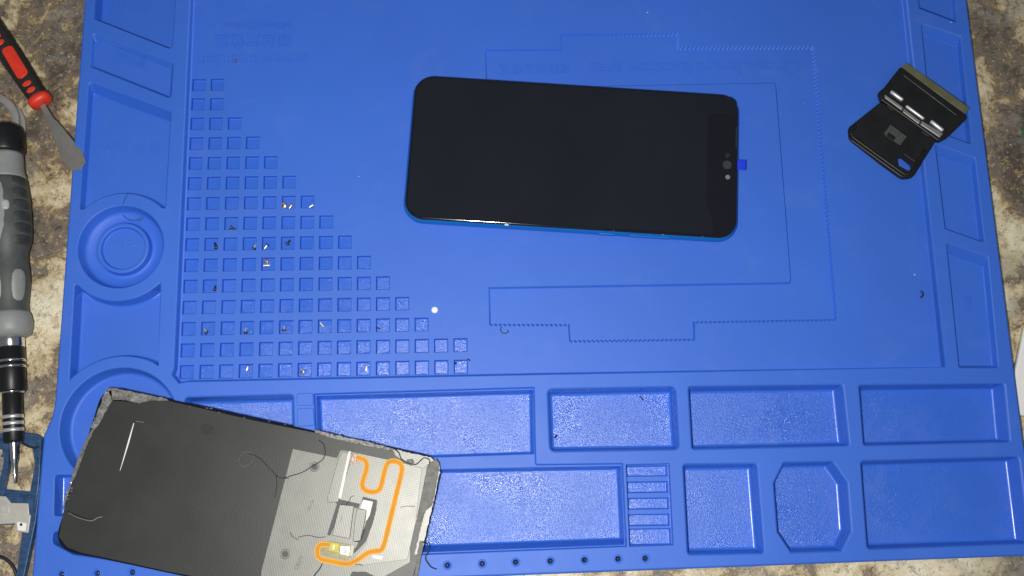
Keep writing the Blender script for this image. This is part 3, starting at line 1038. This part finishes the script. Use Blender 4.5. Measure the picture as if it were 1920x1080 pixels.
fibre([(1470, 540), (1475, 580), (1472, 620), (1462, 660)], .16, M_HAIR, disp, Yp)
fibre([(362, 742), (400, 762), (450, 780), (490, 785), (520, 770), (545, 764)], .26, M_GREYHAIR, disp, Yp)
fibre([(358, 736), (402, 755), (450, 772), (494, 776)], .28, M_HAIR, disp, Yp)
fibre([(150, 800), (220, 785), (290, 800), (350, 796)], .18, M_RECESS, disp, Zp, TH + .1)
fibre([(325, 990), (305, 1030), (280, 1060), (262, 1085)], .28, M_HAIR, disp, Zp, TH + .1)
fibre([(1046, 836), (1085, 850), (1090, 900), (1070, 950), (1098, 1000), (1120, 1020), (1150, 1030)], .24, M_HAIR, disp, Zp)
fibre([(840, 155), (880, 190), (895, 230), (945, 262), (1000, 272), (1040, 240), (1062, 225), (1100, 240), (1098, 290)], .28, M_HAIR, disp, Zp, TH + .15)
fibre([(555, 500), (530, 510), (515, 545), (450, 610)], .14, M_HAIR, disp, Zp, TH + .5)
fibre([(890, 582), (940, 574), (995, 578)], .16, M_FOAM, disp, Zp, TH + .2)
fibre([(555, 830), (590, 828), (610, 800), (632, 740)], .2, M_HAIR, disp, Zp, TH + .4)
fibre([(90, 760), (110, 795), (150, 815)], .25, M_SHIELD2, disp, Zp, TH + .05, 'foil_crease')
fibre([(560, 1000), (585, 995), (620, 1002)], .16, M_HAIR, disp, Zp, TH + .2)
fibre([(460, 560), (470, 640), (440, 720), (400, 786)], .16, M_RECESS, disp, Zp, TH + .5)

# ---------------------------------------------------------------- folding blade scraper
SP = lambda a, c: (1540 + a / 3.6, 80 + c / 3.6)
lo = P(1597, 245, 0.3); mi = P(1712, 240, RIM + .2)
tilt = np.array([mi[0] - lo[0], 0, mi[2] - lo[2]])
wv = np.cross(tilt, np.array([0, 1.0, 0])); wv /= np.linalg.norm(wv)
hinge_dir = P(*SP(825, 595), 6) - P(*SP(470, 325), 6)
KF = Frame(P(*SP(540, 600), 1.6), hinge_dir, wv)
tool = thing('blade_scraper', 'small black plastic hinged scraper with olive blade strip, lying across the mat rim', 'scraper', KF)
def part(name, pts, z0, z1, m, bev=.3, R=0, parent=None, holes=(), seg=5):
    b = MB(); b.slab(KF.pl([SP(*p) for p in pts], z1), z0, z1, bev, R, seg=seg, holes=[rounded(ccw(KF.pl([SP(*p) for p in h], z1)), .8, 4) for h in holes])
    return b.build(name, m, parent or tool)
slot = [(512, 790), (540, 768), (604, 818), (612, 842), (586, 868), (520, 832)]
bodyp = [(405, 395), (178, 575), (185, 655), (545, 915), (620, 908), (770, 670), (800, 640)]
part('body', bodyp, 0, 2.6, M_BLACK_PL, .7, [1, 4, 4, 4, 4, 1, 1], holes=[slot])
# raised lip along the lower edges of the body
b = MB()
lip = KF.pl([SP(*p) for p in [(236, 560), (206, 592), (208, 622), (238, 655), (540, 872), (575, 886), (608, 876), (632, 842), (700, 725)]], 2.9)
b.tube(catmull([(q[0], q[1], 2.6) for q in lip], 4), .75, 8)
b.build('lip', M_BLACK_PL, tool)
part('head', [(535, 160), (968, 478), (985, 508), (852, 638), (795, 668), (400, 385), (385, 335), (425, 300)], .6, 3.6, M_BLACK_PL, .6, [1.2, 1.2, 1.4, 2, 2, 2, 2, 1])
part('blade', [(540, 163), (576, 134), (1003, 440), (970, 480)], 1.4, 2.5, M_OLIVE, .2)
b = MB()
q = [KF.px(*SP(a, c), 3.62) for a, c in ((555, 219), (912, 490))]
b.tube([(q[0][0], q[0][1], 3.58), (q[1][0], q[1][1], 3.58)], .16, 6); b.build('seam', M_FOAM, tool)
for pa, pb, rr, m in (((468, 326), (552, 388), 1.0, M_PIN), ((572, 424), (695, 514), .8, M_PIN), ((738, 526), (824, 594), 1.0, M_PIN)):
    q0 = KF.px(*SP(*pa), 4.3); q1 = KF.px(*SP(*pb), 4.3)
    ln = math.hypot(q1[0] - q0[0], q1[1] - q0[1])
    b = MB()
    b.lathe([(0, .3), (.25, .8 * rr), (.6, rr), (ln - .6, rr), (ln - .25, .8 * rr), (ln, .3)], 'x', 14)
    an = math.atan2(q1[1] - q0[1], q1[0] - q0[0])
    b.v = [(q0[0] + x * math.cos(an) - y * math.sin(an), q0[1] + x * math.sin(an) + y * math.cos(an), z + 3.9) for x, y, z in b.v]
    b.build('hinge_pin', m, tool)
part('hinge_leaf', [(428, 345), (555, 435), (545, 458), (428, 372)], 2.4, 4.1, M_LEAF, .5, .3)
part('hinge_leaf', [(556, 440), (672, 528), (660, 552), (548, 468)], 2.4, 3.9, M_LEAF, .5, .3)
part('hinge_leaf', [(680, 525), (825, 612), (800, 640), (668, 552)], 2.4, 4.1, M_LEAF, .5, .3)
part('clip', [(455, 408), (502, 440), (486, 462), (442, 430)], 2.4, 3.0, M_RUBBER, .2)
part('clip', [(688, 580), (740, 612), (722, 634), (676, 604)], 2.4, 3.0, M_RUBBER, .2)
lb = part('latch_block', [(466, 552), (578, 636), (530, 694), (418, 618)], 2.4, 3.5, M_RUBBER, .3, .4)
for kk in range(6):
    t0 = kk / 6.0
    ax, ay = 466 - 44 * t0, 552 + 60 * t0
    part('groove_ridge', [(ax, ay), (ax + 110, ay + 82), (ax + 106, ay + 88), (ax - 4, ay + 6)], 3.4, 3.75, M_GRIP, .12, 0, lb)
part('latch_window', [(455, 605), (505, 640), (488, 662), (440, 628)], 3.5, 3.8, M_BLACK_PL, .05, 0, lb)
part('mould_step', [(556, 752), (566, 746), (632, 795), (628, 806)], 2.5, 3.0, M_RUBBER, .15)

# ---------------------------------------------------------------- red and black spatula
ha = P(-34, 22, 0.5); hb = P(76, 190, 1.2)
GF = Frame((ha + hb) / 2 - np.array([0, 0, 5.6]), hb - ha, (0, 0, 1))
spat = thing('spatula', 'steel spatula with red and black rubber handle, blade tip on the mat edge', 'spatula', GF)
ln = np.linalg.norm(hb - ha)
def loft_x(rows, name, m, n=20, e=2.6, parent=None):
    """rows of (x, half width, half height, centre z), superellipse sections"""
    b = MB(); prev = None; first = None
    for x, w, h, zc in rows:
        base = len(b.v)
        for kk in range(n):
            q = 2 * math.pi * kk / n
            c, s_ = math.cos(q), math.sin(q)
            b.v.append((x, w * math.copysign(abs(c) ** (2 / e), c), zc + h * math.copysign(abs(s_) ** (2 / e), s_)))
        cur = list(range(base, base + n))
        if prev:
            b.bridge(cur, prev, True)
        else:
            first = cur
        prev = cur
    b.face(first); b.face(list(reversed(prev)))
    return b.build(name, m, parent)
rows = []
for kk in range(41):
    t = kk / 40
    x = -ln / 2 - 3 + (ln + 1) * t
    w = 5.6 - .9 * max(0, t - .55) / .45 + (.12 if kk % 2 else -.12)
    rows.append((x, w, 4.6, 5.0))
loft_x(rows, 'handle', M_RUBBER, parent=spat)
ins = lambda pts, R_: [rounded(ccw(GF.pl([(a / 3.375, c / 3.375) for a, c in pts], 9.6)), R_, 5)]
for pts, R_ in (([(2, 312), (74, 284), (182, 460), (120, 512)], 2.0), ([(-40, 255), (30, 246), (20, 275), (-10, 296)], 1.2), ([(-60, 205), (2, 210), (8, 232), (-40, 250)], 1.0)):
    b = MB(); b.slab(ins(pts, R_)[0], 8.8, 9.95, .35); b.build('red_insert', M_RED, spat)
for a, c in ((170, 528), (196, 568), (224, 610)):
    q = GF.px(a / 3.375, c / 3.375, 9.6)
    b = MB(); b.slab([(q[0] + 1.35 * math.cos(t_ * math.pi / 8), q[1] + 2.35 * math.sin(t_ * math.pi / 8)) for t_ in range(16)], 8.8, 9.9, .3); b.build('red_insert', M_RED, spat)
xe = ln / 2
loft_x([(xe - 2.6, 4.4, 4.2, 5.2), (xe - 2.2, 5.5, 5.0, 5.3), (xe - .6, 5.7, 5.1, 5.4), (xe + .9, 5.3, 4.6, 5.5), (xe + 1.8, 3.6, 3.0, 5.6), (xe + 2.1, 2.0, 1.6, 5.6)], 'collar', M_RED, parent=spat)
tip = P(150, 306, RIM + .45)
bw = np.cross(tip - hb, np.cross(np.array([0, 0, 1.0]), tip - hb)); 
BF = Frame(hb, tip - hb, bw)
blade = [(75, 199), (84, 194), (100, 221), (108, 228), (132, 257), (154, 284), (161, 303), (151, 318), (135, 320), (119, 304), (106, 275), (97, 247), (94, 236), (90, 226)]
loc = BF.pl(blade, 0)
m4 = GF.matrix().inverted() @ BF.matrix()
b = MB(); b.slab(loc, -.25, .25, .12)
b.v = [tuple((m4 @ (Vector(v) * MM)) / MM) for v in b.v]
b.build('blade', M_BLADEGREY, spat)

# ---------------------------------------------------------------- precision screwdriver
def axx(y):
    return 23 + .032 * (y - 745)
A0 = P(axx(300), 300, 5.2); A1 = P(axx(905), 905, 0.4)
axd = A1 - A0; axl = np.linalg.norm(axd); axd /= axl
wz = np.array([0, 0, 1.0]); wz = wz - axd * (wz @ axd)
SF = Frame(A0, axd, wz)
drv = thing('screwdriver', 'grey and black gripped precision screwdriver with chrome bit, left of the mat', 'screwdriver', SF)
def ty(y):
    """distance along the axis (mm) of photo row y"""
    d = ray(axx(y), y)
    nrm = np.cross(axd, SF.v)
    t = ((A0 - CCAM) @ nrm) / (d @ nrm)
    return float((CCAM + d * t - A0) @ axd)
RP = 4.05
def turned(name, prof, m, n=28):
    b = MB(); b.lathe([(ty(y), r / RP) for y, r in prof], 'x', n); return b.build(name, m, drv)
turned('cap', [(236, 20), (238, 28), (243, 34), (252, 37), (284, 38), (289, 36), (291, 32)], M_BLACK_PL)
turned('neck', [(290, 33), (296, 34), (325, 35), (334, 38), (338, 38)], M_PAD)
gp = [(334, 36), (345, 40), (380, 44), (420, 45.5), (448, 45), (464, 41), (476, 37), (495, 36.5), (510, 38.5), (530, 39), (555, 36), (575, 33.5), (592, 35), (600, 37)]
grip = turned('grip', gp, M_GRIP)
def grad(y):
    return float(np.interp(y, [g[0] for g in gp], [g[1] for g in gp]))
def pad(name, y0, y1, a0, a1, m, up=1.2, parent=None):
    """raised pad on the grip between rows y0..y1 and angles a0..a1 (degrees; 90 is up, 0 is the +v side)"""
    b = MB(); ny, na = 8, 6
    gr = []
    for i in range(ny + 1):
        row = []
        for j in range(na + 1):
            u_, v_ = i / ny * 2 - 1, j / na * 2 - 1
            sq = lambda p_, q_: p_ * math.sqrt(max(0, 1 - .38 * q_ * q_))
            uu_, vv_ = sq(u_, v_), sq(v_, u_)
            y = (y0 + y1) / 2 + (y1 - y0) / 2 * uu_
            a = math.radians((a0 + a1) / 2 + (a1 - a0) / 2 * vv_)
            edge = max(abs(u_), abs(v_)) > .99
            r = grad(y) / RP + (-.15 if edge else up / RP)
            b.v.append((ty(y), r * math.cos(a), r * math.sin(a)))
            row.append(len(b.v) - 1)
        gr.append(row)
    for i in range(ny):
        for j in range(na):
            b.face((gr[i][j], gr[i][j + 1], gr[i + 1][j + 1], gr[i + 1][j]), True)
    return b.build(name, m, parent or drv)
# which side is image right: local v sign
sv = 1 if SF.v[0] > 0 else -1
def ang(deg_from_top_right):
    return 90 - sv * deg_from_top_right
def padr(name, y0, y1, t0, t1, m, up=1.2):
    a, c = ang(t0), ang(t1)
    pad(name, y0, y1, min(a, c), max(a, c), m, up)
padr('grip_pad', 505, 574, -46, 6, M_PAD, 1.6)
padr('grip_pad', 510, 572, 30, 75, M_PAD, 1.2)
padr('grip_pad', 386, 405, 13, 32, M_PALE, 2.2)
M_RIB = simple('charcoal_rib', (0.035, 0.038, 0.039), 0.55, 0, 0.2, 300)
for y in (338, 360, 382, 404, 426, 448):
    padr('grip_rib', y, y + 19, 36, 96, M_RIB, 1.5)
padr('window_surround', 336, 470, -62, 27, M_PAD, .9)
padr('grip_window', 342, 440, -62, 8, M_RIB, 1.7)
padr('grip_window', 476, 500, -62, 10, M_RIB, .8)
turned('collar', [(586, 34), (592, 37.5), (606, 41), (620, 39.5), (630, 36), (634, 28)], M_PAD)
turned('ring', [(632, 24), (636, 25.5), (640, 24.5), (650, 24.5), (653, 23)], M_CHROME)
turned('barrel', [(651, 23), (653, 25), (732, 25), (735, 23.5)], M_BLACK_PL)
for y in (675, 686):
    turned('ring', [(y, 24.5), (y + .6, 25.9), (y + 4.2, 25.9), (y + 5, 24.5)], M_CHROME)
turned('ring', [(733, 20), (734, 21.5), (737, 21), (738, 18)], M_CHROME)
turned('chuck', [(735, 16), (738, 17.8), (826, 17.8), (830, 15.5)], M_BLACK_PL)
for y in (778, 790.5, 803):
    turned('ring', [(y, 17.5), (y + .6, 18.8), (y + 6, 18.8), (y + 6.8, 17.5)], M_STEEL)
turned('bit', [(826, 9), (829, 8.8), (850, 8.0), (862, 7.6), (872, 4.4), (890, 3.2), (903, 2.2), (907, .8)], M_CHROME, 6)

# ---------------------------------------------------------------- grey metal hook above the screwdriver cap
hk = Frame(P(2, 240, CTR), (1, 0, 0))
hook = thing('metal_hook', 'curved grey metal hook beside the black screwdriver cap', 'hook', hk)
for pts, w, m, z0 in (([(-40, 190), (-20, 180), (0, 184), (16, 194), (27, 210), (30, 228), (27, 250), (18, 275)], 1.9, M_HOOK, 2.2), ([(30, 205), (38, 212), (43, 226), (44, 242), (40, 262)], 1.4, M_HOOK, .4)):
    c3 = catmull([hk.px(*q, z0) for q in pts], 5)
    b = MB(); prev = None
    for i, p in enumerate(c3):
        t = c3[min(i + 1, len(c3) - 1)] - c3[max(i - 1, 0)]
        t = t / np.linalg.norm(t); nn = np.array([-t[1], t[0]])
        base = len(b.v)
        for s_, z in ((w, z0 - .4), (w, z0 + .9), (w - .3, z0 + 1.2), (-w + .3, z0 + 1.2), (-w, z0 + .9), (-w, z0 - .4)):
            q = p + nn * s_
            b.v.append((q[0], q[1], z))
        cur = list(range(base, base + 6))
        if prev:
            b.bridge(prev, cur, True)
        else:
            b.face(cur)
        prev = cur
    b.face(list(reversed(prev)))
    b.build('band', m, hook)

# ---------------------------------------------------------------- blue metal phone frame under the screwdriver tip
NF = Frame(P(30, 930, CTR), (1, 0, 0))
nav = thing('phone_chassis', 'blue metal phone chassis with silver bracket, under the screwdriver tip', 'phone part', NF)
ou = [(-130, 330), (125, 314), (195, 322), (228, 345), (216, 600), (190, 800), (128, 1090), (110, 1180), (-150, 1180)]
h1 = [(48, 390), (100, 374), (172, 394), (186, 488), (160, 630), (20, 616), (44, 500)]
h2 = [(-60, 812), (80, 806), (118, 852), (90, 1060), (78, 1160), (-90, 1160)]
h3 = [(-90, 420), (10, 400), (20, 470), (-10, 610), (-90, 615)]
b = MB(); b.slab(NF.pl([Yp(*p) for p in ou], 3.2), .05, 3.2, .5, holes=[NF.pl([Yp(*p) for p in h], 3.2) for h in (h1, h2, h3)]); b.build('frame', M_NAVY, nav)
def npart(name, pts, z0, z1, m, bev=.2, R=0, parent=None):
    b = MB(); b.slab(NF.pl([Yp(*p) for p in pts], z1), z0, z1, bev, R); return b.build(name, m, parent or nav)
npart('ridge', [(196, 345), (222, 352), (208, 590), (180, 790), (168, 785), (190, 580)], 3.1, 4.0, M_NAVY, .4)
npart('ridge', [(0, 345), (110, 335), (190, 342), (190, 352), (110, 346), (0, 356)], 3.1, 3.8, M_NAVY, .3)
npart('ridge', [(25, 640), (160, 650), (158, 664), (24, 654)], 3.1, 3.7, M_NAVY, .3)
for a, c in ((14, 380), (10, 440), (30, 480), (204, 425), (165, 655), (185, 640)):
    npart('boss', circle((a, c), 8, 12), 3.1, 3.7, M_NAVY, .2)
br = npart('bracket', [(-60, 652), (30, 655), (58, 690), (150, 692), (155, 752), (163, 755), (150, 852), (88, 842), (78, 800), (-60, 808)], 3.15, 4.2, M_PALEMETAL, .3, .3)
npart('bracket_tab', [(90, 790), (142, 798), (136, 842), (92, 836)], 4.1, 4.7, M_PAPER, .2, .3, br)
npart('screw_hole', circle((112, 806), 8, 12), 4.68, 4.75, M_DARKSTEEL, .03, 0, br)
npart('bracket_tab', [(0, 700), (50, 705), (48, 745), (0, 742)], 4.1, 4.5, M_PALEMETAL, .2, .3, br)
b = MB(); b.tube(catmull([(*NF.px(*Yp(*p), 3.6), 4.2) for p in [(122, 372), (160, 392), (195, 396), (210, 388)]], 5), .45, 7); b.build('loose_wire', M_HAIR, nav)
b = MB(); b.tube(catmull([(*NF.px(*Yp(*p), 1.0), 1.0) for p in [(-20, 970), (30, 990), (70, 1030), (88, 1080)]], 5), .8, 7); b.build('loose_wire', M_HAIR, nav)

# ---------------------------------------------------------------- things cut by the right edge of the frame
WF = Frame(P(1950, 710, CTR), (1, 0, 0))
b = MB(); b.slab(WF.pl([(1922, 612), (1902, 708), (1911, 778), (1990, 790), (2050, 600)], 3.2), .05, 3.2, .8, 1.0)
o = b.build('paper_packet', M_PAPER); o.matrix_world = WF.matrix()
tag(o, 'white folded paper packet touching the right edge of the mat', 'paper')
TF = Frame(P(1948, 248, CTR), (1, 0, 0))
b = MB()
b.lathe([(0.02, 8.2), (.5, 8.8), (3.0, 8.8), (3.6, 8.4), (3.8, 7.6), (3.2, 7.0), (3.0, .2)], 'z', 40)
o = b.build('round_lid', M_TEAL); o.matrix_world = TF.matrix()
tag(o, 'teal green round plastic lid at the right edge, on the countertop', 'lid')

# ---------------------------------------------------------------- screws in the cells
def screw_parts(m, Lg, hr):
    a = MB()
    a.lathe([(0, hr * .55), (.08, hr * .92), (.35, hr), (.6, hr * .96), (.72, hr * .5)], 'x', 14)
    s_ = MB()
    pr = [(.6, .62)]
    x = .75
    while x < Lg - .35:
        pr += [(x, .62), (x + .13, .46)]
        x += .27
    pr += [(Lg - .1, .42), (Lg, .18)]
    s_.lathe(pr, 'x', 10)
    c = MB()
    for rct in (rect(-.11, -.5, .11, .5), rect(-.5, -.11, .5, .11)):
        c.slab(rct, 0, .03, .0)
    c.v = [(-.015 - z * .5, y_, x_) for x_, y_, z in c.v]
    return a, s_, c
rown = ['', 'first', 'second', 'third', 'fourth', 'fifth', 'sixth', 'seventh', 'eighth', 'ninth', 'tenth', 'eleventh', 'twelfth', 'thirteenth', 'fourteenth', 'fifteenth']
screws = [  # head px, tip px, material, label
    ((548, 383.5), (541.5, 392), M_BRASS, 'coppery screw lying beside the upright coppery screw in the seventh row'),
    ((588, 383.5), (579, 389.5), M_STEEL, 'bright silver screw lying in the last cell of the seventh row'),
    ((431.5, 425.5), (442, 431), M_DARKSTEEL, 'dark screw alone in the eighth row of cells'),
    ((406, 466), (402.5, 454.5), M_DARKSTEEL, 'dark screw in the second cell of the ninth row'),
    ((475.5, 467), (481.5, 456.5), M_DARKSTEEL, 'dark screw in the fourth cell of the ninth row'),
    ((502.5, 458), (495, 467.5), M_DARKSTEEL, 'dark screw in the fifth cell of the ninth row'),
    ((537.5, 458.5), (544.5, 450), M_DARKSTEEL, 'dark screw in the sixth cell of the ninth row'),
    ((503, 492), (496, 486.5), M_BRASS, 'yellowish screw above the silver one in the tenth row cell'),
    ((493.5, 497.8), (507, 497.5), M_STEEL, 'silver screw lying level below the yellowish one in the tenth row cell'),
    ((402.5, 545), (404.5, 535), M_DARKSTEEL, 'dark screw alone in the eleventh row of cells'),
    ((388, 625), (382.5, 615), M_DARKSTEEL, 'dark tilted screw in the second cell of the thirteenth row'),
    ((460, 625), (460.8, 613), M_DARKSTEEL, 'dark screw pointing straight up in the fourth cell of the thirteenth row'),
    ((532, 621), (533.5, 610), M_DARKSTEEL, 'dark screw in the sixth cell of the thirteenth row'),
    ((600.5, 605), (607.5, 613.5), M_STEEL, 'silver screw in the eighth cell of the thirteenth row'),
    ((465, 686.5), (462, 696), M_STEEL, 'small silver screw in the fourth cell of the bottom row'),
    ((687.5, 686), (686.5, 697), M_STEEL, 'small silver screw in the tenth cell of the bottom row'),
]
GRP = 'phone screws sorted into the screw cells'
for hp, tp, m, lab in screws:
    hr = 1.05 if m is not M_STEEL else .85
    zf = CELL_Z + .02
    H, T = P(*hp, zf + hr), P(*tp, zf + .5)
    Lg = np.linalg.norm((H - T)[:2])
    u = np.array([T[0] - H[0], T[1] - H[1], (zf + .62) - (zf + hr)])
    f = Frame((H[0], H[1], zf + hr), u, np.cross(u, np.cross(np.array([0, 0, 1.0]), u)))
    t = thing('screw', lab, 'screw', f, GRP)
    a, s_, c = screw_parts(m, Lg, hr)
    hd = a.build('head', m, t); s_.build('shank', M_STEEL if m is M_DARKSTEEL and random.random() < .35 else m, t)
    c.build('cross_slot', M_DARKSTEEL, hd)
for (x, y), m, lab, hr in (((534.5, 387), M_BRASS, 'upright coppery screw showing its round head in the seventh row', 1.7), ((570, 697), M_STEEL, 'upright silver screw head with dark socket in the bottom row', 1.3)):
    zf = CELL_Z + .02
    f0 = Frame(P(x, y, zf), (1, 0, 0), (-.35, -.2, 1))
    f0.o = f0.o + np.array([0, 0, .45])
    t = thing('screw', lab, 'screw', f0, GRP)
    b = MB(); b.lathe([(.9, hr * .9), (1.2, hr), (1.55, hr), (1.85, hr * .8), (1.95, hr * .4)], 'z', 16); hd = b.build('head', m, t)
    b = MB(); b.lathe([(-.1, .3), (0, .6), (.9, .62)], 'z', 10); b.build('shank', m, t)
    b = MB(); b.slab(circle((0, 0), hr * .36, 6), 1.94, 1.98, .01); b.build('socket', M_DARKSTEEL, hd)

# ---------------------------------------------------------------- small stray bits
b = MB(); dc = P(815, 581, .4)
b.lathe([(0.02, 1.5), (.5, 1.55), (.7, 1.4), (.78, .9), (.8, .1)], 'z', 24)
o = b.build('white_dot', M_WHITE); o.location = (dc[0] * MM, dc[1] * MM, 0)
tag(o, 'tiny round white disc on the mat near the end of the screw grid', 'disc')
def stray(pts, z, r, m, label, cat='fibre'):
    f = Frame(P(*pts[len(pts) // 2], z), (1, 0, 0))
    q = [f.px(*p, r) for p in pts]
    b = MB(); b.tube(catmull([(a, c, r * (1 + (.9 if 0 < i < len(q) - 1 else 0))) for i, (a, c) in enumerate(q)], 4), r, 6)
    o = b.build('stray_fibre' if cat == 'fibre' else cat, m); o.matrix_world = f.matrix()
    return tag(o, label, cat, 'stray fibres on the mat' if cat == 'fibre' else None)
stray([(940, 613), (938.5, 619), (942, 624), (948, 625), (953, 622), (952, 619)], 0, .2, M_HAIR, 'curled dark fibre below the toothed recess edge')
stray([(1726, 546), (1729.5, 549), (1730, 554), (1726, 558)], 0, .42, M_HAIR, 'short dark hooked fibre on the bare right part of the work area')
stray([(1199, 743), (1203, 746), (1206, 750)], -5, .3, M_HAIR, 'short dark fibre near the top of the tray with rounded corners')
stray([(1040, 821), (1041.5, 819), (1043.5, 816.5)], -5, .45, M_HAIR, 'dark speck in the lower left corner of the tray with rounded corners')
stray([(849, 680), (852, 681), (855, 681)], CELL_Z, .5, M_HAIR, 'dark crumb in the last cell of the bottom row')
stray([(877, 673), (879.5, 674.5), (881, 677)], 0, .3, M_HAIR, 'dark crumb just right of the last bottom row cell')
stray([(705, 611), (708, 615), (713, 617)], CELL_Z, .28, M_HAIR, 'dark fibre in the eleventh cell of the thirteenth row')
stray([(241, 362), (235, 372), (230, 384)], RIM, .12, M_HAIR, 'thin dark thread on the rim above the upper round dish')
stray([(228, 392), (230, 402), (240, 411), (250, 413), (262, 410), (270, 401), (266, 412), (258, 414)], -2.6, .13, M_HAIR, 'thin dark tangled thread inside the upper round dish')
f = Frame(P(441, 113, 0), (1, 0, 0))
b = MB(); b.slab(ccw(f.pl(ragged(circle((441, 113), 4.0, 9), 1.3, .5), 0)), .01, .12, .05)
o = b.build('dirt_spot', M_DIRT); o.matrix_world = f.matrix(); tag(o, 'small brown dirt spot on the screw position lettering', 'dirt')
